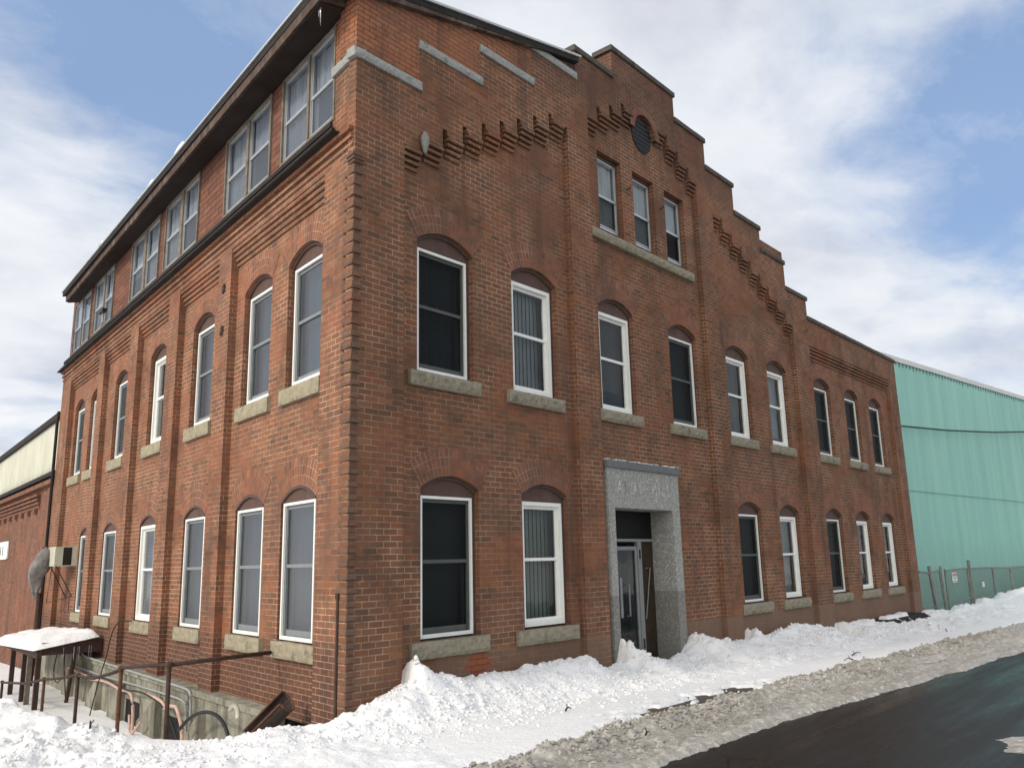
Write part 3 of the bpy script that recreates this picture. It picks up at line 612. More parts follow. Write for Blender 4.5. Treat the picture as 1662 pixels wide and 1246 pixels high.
# ---- shed roof
ro = [(-.45, .0)]
def rp(u, w, z): P = FF.P(u, 0, w); return (P.x, z, P.y)
eL = lambda u, w: (LL.P(u, 0, w).x, LL.P(u, 0, w).y)
mb = MB(WW)
e0 = eL(-.06, .45); e1 = eL(15.4, .45); e2 = eL(16.15, 0); fr0 = FF.P(4.75, 0, .12); fr_s = FF.P(-.50, 0, .12); bk = eL(16.15, -4.6)
def slab(zoff, th, mtl, inset, fy=0.):
    a = Vector((fr_s.x+inset, fr_s.y+inset+fy)); b = Vector(((e1[0]+inset), e1[1]-inset)); c = Vector((bk[0], bk[1]-inset)); d = Vector((fr0.x-inset*2, fr0.y+inset+fy))
    mb = MB(WW); zs = [rk(-.5)+zoff, 8.86+zoff, rk(4.65)+zoff, rk(4.75)+zoff]
    P = [(a.x, zs[0], a.y), (b.x, zs[1], b.y), (c.x, zs[2], c.y), (d.x, zs[3], d.y)]; Q = [(x, z-th, y) for x, z, y in P]
    mb.face(P); mb.face(Q[::-1])
    for k in range(4): mb.face([P[k], P[(k+1) % 4], Q[(k+1) % 4], Q[k]])
    return mb
slab(.12, .035, None, 0).build('roof', M['metal_edge'], B)
slab(.082, .10, None, .025).build('roof_deck', M['tar'], B)
slab(-.021, .145, None, .09, .26).build('fascia', M['dwood'], B)
slab(-.167, .02, None, .13, .26).build('soffit', M['soffit'], B)
mb = MB(FF); mb.prism([(-.42, rk(-.42)-.12), (-.1, rk(-.1)-.12), (4.2, rk(4.2)+.0), (4.62, rk(4.62)+.015), (-.42, rk(-.42)+.015)], .003, .085); mb.build('rake_board', M['dwood'], B)
# main roof and back walls (out of sight but real)
mb = MB(WW)
prof = [(4.7, 8.9), (7.0, 9.2), (14.1, 6.7), (20.9, 6.6)]
for (a, za), (b, zb) in zip(prof, prof[1:]):
    A0 = FF.P(a, 0, -.36); B0 = FF.P(b, 0, -.36); v = LL.du*16.2
    mb.face([(A0.x, za, A0.y), (B0.x, zb, B0.y), ((B0+v).x, zb, (B0+v).y), ((A0+v).x, za, (A0+v).y)])
mb.build('main_roof', M['tar'], B)
mb = MB(WW)
r0 = FF.P(20.95, 0, 0); r1 = r0+LL.du*16.4; l1 = LL.P(16.6, 0, 0)
mb.face([(r0.x, -1, r0.y), (r1.x, -1, r1.y), (r1.x, 7.46, r1.y), (r0.x, 7.46, r0.y)])
prb = [(0, 7.06), (0.6, 7.3), (0.6, 8.7), (4.6, 9.2), (7.0, 9.2), (14.1, 6.7), (20.95, 6.6)]
pts = [(r1.x, -2.2, r1.y), (l1.x, -2.2, l1.y)]
for a, z in prb: q = FF.P(a, 0, 0)+LL.du*16.45; pts.append((q.x, z, q.y))
mb.face(pts); mb.build('back_wall', M['brick_old'], B)
# ---- portal
mb = MB(FF)
mb.box(5.10, 5.27, -.35, 3.16, -.44, .02); mb.box(7.05, 7.29, -.35, 3.16, -.44, .02); mb.box(5.27, 7.05, 2.53, 3.16, -.44, .018)
po = mb.build('portal', M['portal'], B)
mb = MB(FF); mb.box(5.07, 7.32, 3.163, 3.28, -.3, .05); mb.build('portal_cap', simple('grey_cap', (.15, .155, .155), .7, .3, .15, 8), po)
mb = MB(FF)
for k in range(60):
    u = 5.1+random.random()*2.2; mb.box(u, u+.02+.05*random.random(), 3.275, 3.29+.02*random.random(), -.02-.1*random.random(), .03)
mb.build('frost_on_cap', M['snow'], po)
def text(body, fr, u, z, w, h, ext, mt, parent, name, stretch=1.0, align='LEFT'):
    cu = bpy.data.curves.new(name, 'FONT'); cu.body = body; cu.size = h; cu.extrude = ext; cu.align_x = align; cu.space_character = 1.08
    ob = bpy.data.objects.new(name, cu); COL.objects.link(ob)
    dg = bpy.context.evaluated_depsgraph_get(); me = bpy.data.meshes.new_from_object(ob.evaluated_get(dg)); bpy.data.objects.remove(ob)
    o = bpy.data.objects.new(name, me); COL.objects.link(o); me.materials.clear(); me.materials.append(mt)
    base = Vector(parent['_o']) if parent is not None else Vector((0, 0, 0))
    dn = fr.dn; du = fr.du if fr is not LL else -fr.du
    mm = Matrix((du*stretch, Vector((0, 0, 1)), dn)).transposed().to_4x4(); mm.translation = fr.P(u, z, w)-base
    me.transform(mm)
    if parent is not None: o.parent = parent
    o['_o'] = tuple(base); return o
M['letter'] = simple('worn_letters', (.46, .455, .42), .8, .2, .5, 14)
M['letter2'] = simple('worn_letters_faint', (.30, .30, .285), .8, .2, .3, 14)
for ch, uu in zip('ADYHILL', (5.36, 5.75, 5.97, 6.40, 6.60, 6.70, 6.89)): text(ch, FF, uu, 2.76, .0190, .30, .006, M['letter'], po, 'letter', .72)
for ch, uu in zip('SN', (5.17, 5.56)): text(ch, FF, uu, 2.76, .0185, .30, .004, M['letter2'], po, 'letter', .72)
mb = MB(FF); mb.box(5.28, 7.04, 2.06, 2.52, -.46, -.43); mb.build('transom', M['interior_dark'], po)
mb = MB(FF); mb.box(5.28, 7.04, 2.01, 2.055, -.46, -.385); mb.box(6.50, 6.62, -.3, 2.01, -.45, -.39); mb.box(5.28, 5.36, -.3, 2.01, -.45, -.39); mb.build('door_frame', M['alu_dark'], po)
mb = MB(FF); mb.box(5.37, 5.43, -.2, 1.93, -.445, -.40); mb.box(6.43, 6.49, -.2, 1.93, -.445, -.40); mb.box(5.43, 6.43, 1.87, 1.93, -.445, -.40); mb.box(5.43, 6.43, -.2, .02, -.445, -.40)
dr = mb.build('door', M['alu_dark'], po, 'aluminium framed glass door in the stone portal')
mb = MB(FF); mb.face([(5.43, .02, -.42), (6.43, .02, -.42), (6.43, 1.87, -.42), (5.43, 1.87, -.42)]); mb.build('pane', M['glass'], dr)
mb = MB(FF); mb.tube([(6.12, 1.30, -.40), (6.12, 1.30, -.35), (6.12, .80, -.35), (6.12, .80, -.40)], .015); mb.box(5.93, 6.0, .78, 1.42, -.415, -.40); mb.build('handle', M['alu_dark'], dr)
mb = MB(FF)
for z in (1.72, .25): mb.box(6.54, 6.58, z, z+.16, -.389, -.38)
mb.build('hinge', M['rust'], dr)
mb = MB(FF); mb.box(6.63, 7.04, -.3, 2.01, -.46, -.43); mb.build('side_board', M['plywood'], po)
mb = MB(FF); mb.box(5.28, 7.04, -.3, 2.5, -1.2, -1.15); mb.build('room_dark_panel', M['interior_dark'], po)  # black panel stands in for the unlit room behind the door
mb = MB(FF); mb.box(5.30, 6.48, -.3, 1.98, -.62, -.60); mb.build('door_dark_panel', M['interior_dark'], po)  # black panel added close behind the glass to keep it dark
mb = MB(FF); mb.tube([(6.70, .72, -.41), (6.90, 1.57, -.41), (6.76, 1.56, -.41)], .009); tag(mb.build('bent_strip', M['alu_dark'], None), 'thin pale bent strip leaning on the board beside the portal door', 'strip')
# stone blocks at the foot of the far right corner
mb = MB(FF); mb.rock(20.0, 21.02, -.30, .0, -.3, .10, .03, .06, 4); mb.rock(20.25, 21.0, -.6, -.302, -.3, .07, .03, .06, 5); mb.build('corner_foundation', M['stone'], B)
mb = MB(FF); mb.rock(16.6, 20.1, -.75, .06, -.3, .42, .18, .07, 8); tag(mb.build('black_rubble', M['tar'], None), 'low black rubble ledge poking out of the snow at the right corner of the brick factory', 'rubble')
# ---- concrete foundation of the left side
mb = MB(LL)
mb.box(2.2, 16.6, -2.4, -.10, -.3, .045); mb.box(2.05, 16.62, -.10, -.015, -.3, .085)
for a, b in ((4.1, 4.8), (6.1, 7.1), (8.3, 9.0), (9.9, 10.7), (12.3, 12.9)):
    mb.prism([(a, -2.4), (b, -2.4), (b, -.75), (a, -.28)], .04, .16)
mb.build('foundation', M['concrete'], B)
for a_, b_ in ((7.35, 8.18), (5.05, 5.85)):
    mb = MB(LL); mb.box(a_, b_, -1.55, -.51, .03, .050); mb.build('basement_opening', M['interior_dark'], B)  # black patch on the concrete stands in for the dark inside
mb = MB(LL); mb.tube([(.17, -.2, .03), (.16, .9, .03), (.16, 1.38, .03)], .02, 8); mb.box(.13, .19, 1.36, 1.42, -.0, .05); mb.build('corner_pipe', M['rust'], B)
for uu, zz in ((4.36, 6.12), (4.36, 5.42)):
    mb = MB(LL)
    for k in range(4):
        a = math.pi*k/4; mb.prism([(uu+.085*math.cos(a+q)*(1 if abs(q) < 1 else -1 if False else 1), zz+.085*math.sin(a+q)) for q in (-.12, .12, math.pi-.12, math.pi+.12)], .0, .016+.001*k)
    mb.build('wall_anchor', M['rust'], B)
# small iron bits in the front wall
mb = MB(FF)
for u, z in [(6.33, 8.35), (7.46, 8.33), (13.62, 2.35), (13.5, 1.95)]: mb.tube([(u, z, -.1), (u, z, -.03), (u, z+.04, -.02)], .012, 6)
mb.build('iron_hook', M['rust'], B)
# ------------------------------------------------------------------ terrain
def sstep(a, b, x):
    t = max(0., min(1., (x-a)/(b-a))); return t*t*(3-2*t)
def lerp_tab(tab, x):
    if x <= tab[0][0]: return tab[0][1]
    for (a, va), (b, vb) in zip(tab, tab[1:]):
        if x <= b: return va+(vb-va)*(x-a)/(b-a)
    return tab[-1][1]
def gz(x, y): return -.012*max(0, min(x, 40)-8)
WALLSNOW = [(-.4, .14), (0, .18), (.25, .22), (.47, .30), (.72, .32), (.9, .38), (1.02, .42), (1.32, .38), (1.63, .30), (2.1, .33), (2.65, .28), (3.16, .36), (3.6, .33), (4.06, .33), (4.3, .17), (4.6, .10), (5.08, .14), (5.25, .26), (5.4, .22), (5.6, .15), (6.1, .06), (6.7, .05), (7.08, .14), (7.36, .40), (7.7, .25), (8.29, .19), (9.13, .12), (9.46, .16), (9.5, .18), (9.66, .15), (10.5, .16), (11.5, .25), (12.34, .19), (13.0, .02), (13.5, -.10), (13.95, -.10), (14.02, .02), (14.2, .08), (15.5, .10), (16.0, .02), (16.8, -.06), (19.5, -.10), (20.6, -.08), (21.0, .02), (21.4, .02), (22.2, -.14), (23.5, -.15), (24.5, .0), (25.6, -.10), (26.8, -.12), (27.2, .06), (28, .0), (29.8, -.02), (30, .14), (31, .08), (34, .18), (38, .2), (60, .2)]
def fb(x, y, s, o=4, seed=0.): return noise.fractal(Vector((x*s+seed, y*s, seed)), 1.0, 2.1, o)
def snowz(x, y):
    q = Vector((x-CX, y-CY, 0)); u = q.dot(LL.du); w = q.dot(LL.dn); g_ = gz(x, y)
    # street side
    d = CY-y; U = x-CX
    toe = 1.05+.65*sstep(9, 12, x)+.35*sstep(17, 26, x)
    hw = lerp_tab(WALLSNOW, U)
    f = 1-sstep(.0, toe, d); cr = .05*math.exp(-((d-.28)/.22)**2)
    lump = .055*fb(x, y, 2.1, 5, 3.)+.035*fb(x, y, 6.5, 4, 8.)+.035*abs(fb(x*1.6, y*.6, 4.2, 4, 1.))
    flat = g_+.035+.012*fb(x*.25, y*1.6, 3., 4, 5.)
    edge_n = (.055*abs(fb(x, y, 5.0, 4, 21.))+.05*fb(x, 0, 3.1, 4, 13.)-.02)*math.exp(-(d/.22)**2) if d > -.05 else 0
    spk = 0
    for u0_, hh_, wl_, wr_ in ((.83, .30, .03, .22), (5.24, .30, .10, .16), (9.52, .17, .02, .2), (14.03, .16, .02, .2)):
        spk += hh_*math.exp(-((U-u0_)/(wl_ if U < u0_ else wr_))**2)*math.exp(-(max(0, d)/.30)**1.3)*(1+.5*fb(x, y, 6., 3, 2.))
    front = spk+flat+(hw-flat)*f+cr*f+edge_n+.10*abs(fb(x+.5*y, y, 2.1, 6, 31.))*(1 if d < toe*1.1 else 0)*f+lump*(.08+1.0*math.sin(math.pi*min(1, max(0, d/toe)))**.7 if d < toe else .10*math.exp(-(d-toe)/.4)+.05)
    # bare patches of pavement
    for bx, by, rx, ry, dep in ((9.9, 5.42, 2.1, .46, .19), (14.2, 5.25, 1.8, .10, .08)):
        e = ((x-bx)/rx)**2+((y-by)/ry)**2; front -= dep*max(0, .8-e+1.5*fb(x*.7, y*2.4, 3.2, 6, 9.))*(1 if e < 2.4 else 0)
    front -= .35*sstep(5.05, 4.5, y)
    # yard on the left of the building
    yard = -.06-.108*max(0, min(u, 17))-.22*sstep(1.1, .3, w)*sstep(1., 3., u)+.02*fb(x, y, .8, 3, 2.)
    ridge = .20*math.exp(-((x-(3.75+.05*(y-9)))/.5)**2)*sstep(8.1, 9.6, y)
    hump = .06*math.exp(-(((x-5.35)/.45)**2+((y-7.75)/.42)**2))+.07*math.exp(-(((x-5.0)/.35)**2+((y-7.2)/.5)**2))
    fore = .035+ridge+hump+(.07*fb(x, y, 1.7, 5, 6.)+.05*fb(x, y, 5.5, 4, 2.)+.03*abs(fb(x, y, 9., 3, 7.)))*(.40+.9*sstep(7.6, 8.8, y)*sstep(4.4, 3.9, x)+.4*math.exp(-((y-7.3)/.6)**2))*(1-.9*sstep(4.1, 4.5, x)*sstep(7.8, 8.2, y))
    fore -= .09*sstep(5.5, 5.2, y)*sstep(2, 5, x)
    xb = 4.0+.75*sstep(9.6, 8.2, y); fore += (yard-fore)*sstep(xb-.1, xb+.45, x)*sstep(8.05, 8.5, y)
    t = sstep(5.4, 6.2, x+.15*fb(x, y, 2., 3, 4.))*(1-sstep(CY-.1, CY+.35, y))
    if y > CY+.02 and x > CX-.2: return yard if w > -.4 else yard-.4
    return fore*(1-t)+front*t
def grid(xs, ys, zf, name, mt, skip=None, vals=False):
    vs = [(x, y, zf(x, y)) for y in ys for x in xs]; nx = len(xs); fs = []
    for j in range(len(ys)-1):
        for i in range(nx-1):
            if skip and skip(xs[i], ys[j], xs[i+1], ys[j+1], vs[j*nx+i][2]): continue
            a = j*nx+i; fs.append((a, a+1, a+nx+1, a+nx))
    me = bpy.data.meshes.new(name); me.from_pydata(vs, [], fs); me.materials.append(mt)
    for p in me.polygons: p.use_smooth = True
    o = bpy.data.objects.new(name, me); COL.objects.link(o); return o
def rng(*segs):
    out = []
    for a, b, s in segs:
        n = int(round((b-a)/s)); out += [a+(b-a)*i/n for i in range(n)]
    return out+[segs[-1][1]]
xs = rng((-30, -4, 1.), (-4, 2, .25), (2, 3.2, .06), (3.2, 14, .035), (14, 20, .06), (20, 34, .1), (34, 70, .6))
ys = rng((4.3, 5.0, .07), (5.0, 8.6, .033), (8.6, 13, .06), (13, 25, .25), (25, 60, 1.))
def inside(x0, y0, x1, y1, z):
    q = Vector((x0-CX, y0-CY, 0)); u = q.dot(LL.du); w = q.dot(LL.dn)
    return (y0 > CY+.3 and w < -.5 and x1 < CX+19+.18*(y0-CY) and u < 16)
struct(grid(xs, ys, snowz, 'snow_ground', M['snow'], inside))
struct(grid(rng((-60, 3, 3.), (3, 40, 1.), (40, 120, 8.)), [4.75, 5.2, 5.8, 7.7], lambda x, y: gz(x, y), 'sidewalk', M['sidewalk']))
def roadz(x, y): return gz(x, y)-.02-.004*max(0, 3.6-y)*.8 if y > -3 else gz(x, y)-.05
struct(grid(rng((-60, 4, 4.), (4, 40, .5), (40, 150, 8.)), [-14, -8, -3, 0, 1, 2, 3, 3.6, 4.2, 4.9], roadz, 'road', M['asphalt']))
def edge(x): return 4.12-.055*max(0, x-9)+.10*fb(x, 0, .55, 4, 3.)
def slushz(x, y):
    e = edge(x); t = y-e; n = fb(x, y, 2.6, 5, 11.); n2 = fb(x, y, 9., 5, 5.)
    topy = 5.28+.14*fb(x, 0, .8, 3, 7.)-.02*max(0, x-14)
    crest = math.exp(-((y-(topy-.30))/.28)**2)
    up = sstep(-.05, .10, t+.03*n2)*sstep(topy+.12, topy-.12, y)
    rut = .018*math.sin((y-e)*17)*sstep(.1, .4, t)*(1-crest)
    return gz(x, y)-.045+up*(.068+.02*n+rut+crest*(.03+.07*max(0, n+.2)+.085*abs(n2))+.022*max(0, n2+.1)*(1-.5*crest))+.007*n2
struct(grid(rng((-6, 4, .3), (4, 13, .032), (13, 22, .07), (22, 45, .25)), rng((3.0, 3.5, .1), (3.5, 5.7, .033)), slushz, 'slush_berm', M['slush']))
def slush2(x, y):     # patch in the middle of the road, lower right
    e = ((x-9.0)/2.0)**2+((y-1.75)/.42)**2
    return roadz(x, y)-.012+.030*max(-.4, .55-e+1.1*fb(x*.5, y, 2.2, 5, 2.)+.25*fb(x, y, 9., 3, 1.))
struct(grid(rng((5.5, 12.5, .045)), rng((.9, 2.6, .04)), slush2, 'road_slush', M['slush']))
st = grid([-900, -60, -30, 70, 900], [-900, -14, 4, 60, 900], lambda x, y: -2.6 if (y > 4 and x < 70) else -.9, 'far_ground', M['snow'], lambda x0, y0, x1, y1, z: x0 == -60 and False); struct(st)
# loose chunks of snow and slush: too many to count
def chunks(name, n, fn, mt, label, cat):
    vs = []; fs = []
    ico = [(0, 0, 1), (.89, 0, .45), (.28, .85, .45), (-.72, .53, .45), (-.72, -.53, .45), (.28, -.85, .45), (.72, .53, -.45), (-.28, .85, -.45), (-.89, 0, -.45), (-.28, -.85, -.45), (.72, -.53, -.45), (0, 0, -1)]
    icf = [(0, 1, 2), (0, 2, 3), (0, 3, 4), (0, 4, 5), (0, 5, 1), (1, 6, 2), (2, 7, 3), (3, 8, 4), (4, 9, 5), (5, 10, 1), (6, 7, 2), (7, 8, 3), (8, 9, 4), (9, 10, 5), (10, 6, 1), (11, 7, 6), (11, 8, 7), (11, 9, 8), (11, 10, 9), (11, 6, 10)]
    for k in range(n):
        x, y, z, r = fn(); o = len(vs); sx, sy, sz = r*random.uniform(.7, 1.4), r*random.uniform(.7, 1.3), r*random.uniform(.5, .95)
        for a, b, c in ico:
            j = random.uniform(.75, 1.2); vs.append((x+a*sx*j, y+b*sy*j, z+c*sz*j))
        fs += [tuple(i+o for i in t) for t in icf]
    me = bpy.data.meshes.new(name); me.from_pydata(vs, [], fs); me.materials.append(mt)
    for p in me.polygons: p.use_smooth = True
    ob = bpy.data.objects.new(name, me); COL.objects.link(ob); tag(ob, label, cat, kind='stuff')
def fa():
    while True:
        x = random.uniform(4.2, 22)**1; y = random.gauss(4.98, .17)-.02*max(0, x-14)
        if random.random() < .25: y = random.uniform(4.3, 5.2)
        if y > edge(x)+.1 and y < 5.5 and fb(x, y, 1.4, 3, 3.) > -.25: break
    r = random.uniform(.006, .021)*(1 if random.random() > .1 else 1.7); return x, y, slushz(x, y)+r*.3, r
chunks('slush_chunks', 7500, fa, M['slush'], 'loose brown chunks of frozen slush along the kerb', 'slush')
def fa2():
    x = random.uniform(3.0, 24); d = abs(random.gauss(.55, .4)); y = CY-.1-d
    if x < 5.6: y = random.uniform(6.9, 9.4); 
    if x < 5.2 and y > 8.4 and x > 4.1: x -= 1.0
    r = random.uniform(.006, .026)*(1 if random.random() > .06 else 2.0); return x, y, snowz(x, y)+r*.2, r
chunks('snow_chunks', 5200, fa2, M['snow'], 'small loose lumps of snow along the ploughed bank', 'snow')
# snow caught on the rubble
mb = MB(FF)
def snowpad(mb, u0, u1, w0, w1, zf, th, st=.05, seed=0.):
    nu = max(3, int((u1-u0)/st)); nw = max(3, int((w1-w0)/st)); G = []
    for j in range(nw+1):
        row = []
        for i in range(nu+1):
            a = i/nu; b = j/nw; e = min(a, 1-a, b*.8, (1-b)*.8)*2; u = u0+(u1-u0)*a; w = w0+(w1-w0)*b
            row.append(mb.p(u+.02*fb(w, a, 5, 2, seed), zf(u, w)+th*(min(1, e*6)**.5)*(1+.35*fb(u, w, 2.5, 4, seed)) if e > 0 else zf(u, w)-.02, w))
        G.append(row)
    for j in range(nw):
        for i in range(nu): mb.f.append([G[j][i], G[j][i+1], G[j+1][i+1], G[j+1][i]]); mb.m.append(0)
snowpad(mb, 17.0, 18.8, -.05, .28, lambda u, w: .01, .12, .05, 3.)
o = mb.build('snow_patch', M['snow'], None, smooth=True); tag(o, 'ragged clump of snow lying on the black rubble at the right corner', 'snow')
# ------------------------------------------------------------------ yard: railing
Rr = thing('pipe_railing', LL.P(1.6, -.1, 1.33), 'rusty iron pipe railing in front of the concrete foundation wall', 'railing')
tops = [(1.72, .66), (3.70, .47), (6.06, .18), (8.52, -.09), (12.76, -.52)]
for i, (u, z) in enumerate(tops):
    mb = MB(LL); mb.tube([(u-.03*(i == 0), z-1.3, 1.33), (u, z, 1.33)], .026, 10); mb.tube([(u-.045, z, 1.33), (u+.045, z, 1.33)], .036, 10); mb.build('post', M['rust'] if i % 2 == 0 else M['rust_bright'], Rr, smooth=True)
mb = MB(LL); mb.tube([(2.06, .665, -.02), (1.72, .66, 1.33)], .026, 10); mb.tube([(1.72, .66, 1.33), (2.6, .585, 1.33), (3.7, .47, 1.33)], .024, 10, caps=True)
mb.tube([(3.7, .45, 1.33), (4.2, .36, 1.33), (4.66, .29, 1.33), (5.11, .22, 1.33), (5.6, .195, 1.33), (6.22, .17, 1.33), (7.3, .03, 1.33), (8.46, -.09, 1.33), (10.26, -.32, 1.33), (12.8, -.53, 1.33)], .023, 10)
mb.build('rail', M['rust'], Rr, smooth=True)
# ------------------------------------------------------------------ canopy over the basement stair
C_ = thing('canopy', LL.P(12.2, -1.5, .55), 'low lean-to canopy on timber posts beside the concrete wall', 'canopy')
cz = lambda u, w: .43-.16*w-.03*(u-10.8)
mb = MB(LL)
for k in range(1): mb.face([(10.72, cz(10.72, 1.12)+.0, 1.12), (15.4, cz(15.4, 1.12), 1.12), (15.4, cz(15.4, -.05), -.05), (10.72, cz(10.72, -.05), -.05)])
Q = [(10.72, 1.12), (15.4, 1.12), (15.4, -.05), (10.72, -.05)]
mb.face([(a, cz(a, b)-.04, b) for a, b in Q][::-1])
for (a, b), (c, d) in zip(Q, Q[1:]+Q[:1]): mb.face([(a, cz(a, b), b), (c, cz(c, d), d), (c, cz(c, d)-.04, d), (a, cz(a, b)-.04, b)])
mb.build('deck', M['dwood'], C_)
mb = MB(LL); mb.box(10.72, 15.4, .07, .20, 1.0, 1.09); mb.box(10.76, 10.84, .12, .36, -.1, 1.0); mb.box(12.9, 13.0, .05, .25, -.1, 1.0); mb.build('beam', M['rust'], C_)
for u, w, sl in ((10.85, 1.02, 0), (11.75, 1.02, 0), (12.3, 1.02, 0), (13.7, 1.02, 0), (10.95, .35, .25)):
    mb = MB(LL); mb.box(u, u+.09, -2.3, .10, w-.045, w+.045) if not sl else mb.tube([(u+.8, -1.6, w), (u, .2, w)], .04, 8); mb.build('post', M['bare_wood'] if u == 11.75 else M['rust'], C_)
mb = MB(LL); snowpad(mb, 10.66, 15.5, -.02, 1.17, cz, .15, .07, 6.)
tag(mb.build('canopy_snow', M['snow'], None, smooth=True), 'smooth slab of snow lying on the low lean-to canopy', 'snow')
mb = MB(LL)
for k in range(9): u = 10.74+.05*random.random(); w = .1+.55*random.random(); L_ = .1+.25*random.random(); mb.tube([(u, .25, w), (u, .25-L_, w)], .007, 5, r1=.001)
tag(mb.build('icicles', M['ice'], None), 'thin icicles hanging from the corner of the snowy canopy', 'icicle')
# ------------------------------------------------------------------ pipes, hoses and cables along the foundation
def pipe(name, pts, r, mt, label, cat, fr=LL, group=None, n=8):
    # smooth the path
    P = [Vector(p) for p in pts]
    for _ in range(2):
        Q = [P[0]]
        for a, b in zip(P, P[1:]): Q += [a*.75+b*.25, a*.25+b*.75]
        Q.append(P[-1]); P = Q
    mb = MB(fr); mb.tube([tuple(p) for p in P], r, n); o = mb.build(name, mt, None, smooth=True); tag(o, label, cat, group); return o
pipe('conduit', [(11.6, .1, .11), (11.3, -.0, .11), (8.9, -.01, .11), (5.7, -.02, .11), (4.85, -.02, .11), (4.62, -.04, .11), (4.56, -.2, .11), (4.55, -.9, .11)], .02, M['conduit'], 'upper grey steel conduit running along the top of the concrete wall and turning down', 'conduit')
pipe('conduit', [(12.5, -.23, .11), (9.9, -.26, .11), (7.9, -.22, .11), (6.5, -.20, .11), (5.4, -.19, .11), (4.9, -.20, .11), (4.74, -.26, .11), (4.70, -.9, .11)], .018, M['conduit'], 'lower grey steel conduit under the first one on the concrete wall', 'conduit')
pipe('insulated_hose', [(12.2, -.55, .2), (12.3, -.3, .2), (12.0, -.26, .2), (11.3, -.30, .2), (10.6, -.32, .2), (10.17, -.35, .2), (9.19, -.28, .2), (8.35, -.31, .2), (8.02, -.34, .2), (7.5, -.30, .2), (7.27, -.37, .2), (7.14, -.59, .2), (7.12, -1.1, .2)], .026, M['pink'], 'long pale pink wrapped hose snaking along the concrete wall behind the railing', 'hose')
pipe('insulated_hose', [(6.4, -.25, .22), (6.1, -.25, .22), (5.9, -.25, .22), (5.55, -.27, .22), (5.40, -.33, .22)], .024, M['pink'], 'short pale pink wrapped hose piece left of the nearest railing post', 'hose')
pipe('insulated_hose', [(5.30, -.34, .26), (5.05, -.27, .26), (4.86, -.26, .26), (4.75, -.25, .26), (4.6, -.36, .26), (4.45, -.5, .26), (4.4, -.75, .26)], .026, M['pink'], 'pale pink wrapped hose bending down to the right of the nearest railing post', 'hose')
pipe('insulated_hose', [(2.25, .0, .40), (2.15, .07, .40), (1.95, .06, .42), (1.88, -.05, .44)], .028, M['beige'], 'short beige hose end arching out of the snow beside the rusty chute', 'hose')
pipe('insulated_hose', [(7.0, -.62, .3), (6.9, -.95, .3), (6.6, -.8, .3), (6.35, -.66, .3)], .02, M['pink'], 'pink hose end forming a V above the snow in front of the basement opening', 'hose')
pipe('black_hose', [(10.6, -.33, .24), (9.6, -.24, .24), (8.6, -.22, .24), (7.6, -.3, .24), (6.6, -.22, .24), (5.4, -.3, .24), (4.9, -.55, .24), (4.4, -.9, .24)], .016, M['black'], 'thin black hose running above the pink hose on the concrete wall', 'hose')
pipe('black_hose', [(4.3, -.5, .35), (3.8, -.25, .35), (3.2, -.12, .35), (2.7, -.14, .35), (2.4, -.3, .35), (2.3, -.5, .35)], .024, M['black'], 'thick black hose looping over the snow left of the rusty chute', 'hose')
pipe('black_cable', [(8.45, .80, -.02), (8.75, .82, .12), (8.9, .6, .2), (8.9, .2, .25), (9.0, -.1, .3), (9.2, -.6, .35), (9.4, -1.2, .4)], .011, M['black'], 'thin black cable dropping from the bright white ground floor window of the left side', 'cable')
pipe('black_cable', [(12.1, .3, .3), (12.2, -.2, .3), (11.9, -.6, .3), (11.7, -1.0, .3), (11.4, -1.4, .3)], .011, M['black'], 'black cable hanging from the canopy corner down the concrete wall', 'cable')
pipe('black_cable', [(12.4, .3, .35), (12.9, -.3, .35), (12.8, -.55, .35), (12.4, -.62, .35), (12.1, -.5, .35)], .011, M['black'], 'curled black cable loop beside the canopy corner', 'cable')
# rusty chute leaning on the wall near the corner
CHT = thing('rusty_chute', LL.P(1.05, -.1, .38), 'dark rusty sheet metal chute leaning against the foot of the side wall near the corner', 'chute')
mb = MB(LL)
c0 = Vector((1.42, -.22, .52)); c1 = Vector((1.06, .22, .22)); ax = (c1-c0); n = 10
ra = []
for k, c in enumerate((c0, c0+ax*.5, c1)):
    side = ax.normalized().cross(Vector((0, 0, 1))).normalized(); oth = ax.normalized().cross(side)
    ra.append([(c+side*.15*math.cos(t)+oth*.15*math.sin(t)*(1 if k < 2 else .9)) for t in [math.pi*(.05+1.25*i/n) for i in range(n+1)]])
for A, Bq in zip(ra, ra[1:]):
    for i in range(n): mb.face([tuple(A[i]), tuple(A[i+1]), tuple(Bq[i+1]), tuple(Bq[i])])
mb.build('trough', simple('dark_rusty_sheet', (.030, .019, .016), .7, .35, .4, 9), CHT, weld=True)
mb = MB(LL); mb.tube([tuple(q) for q in ra[2]], .014, 6); mb.tube([tuple(ra[0][0]), tuple(ra[2][0])], .012, 6); mb.tube([tuple(ra[0][-1]), tuple(ra[2][-1])], .012, 6); mb.tube([tuple(ra[0][5]), tuple(ra[2][5])], .012, 6); mb.build('rim', M['rust_bright'], CHT)
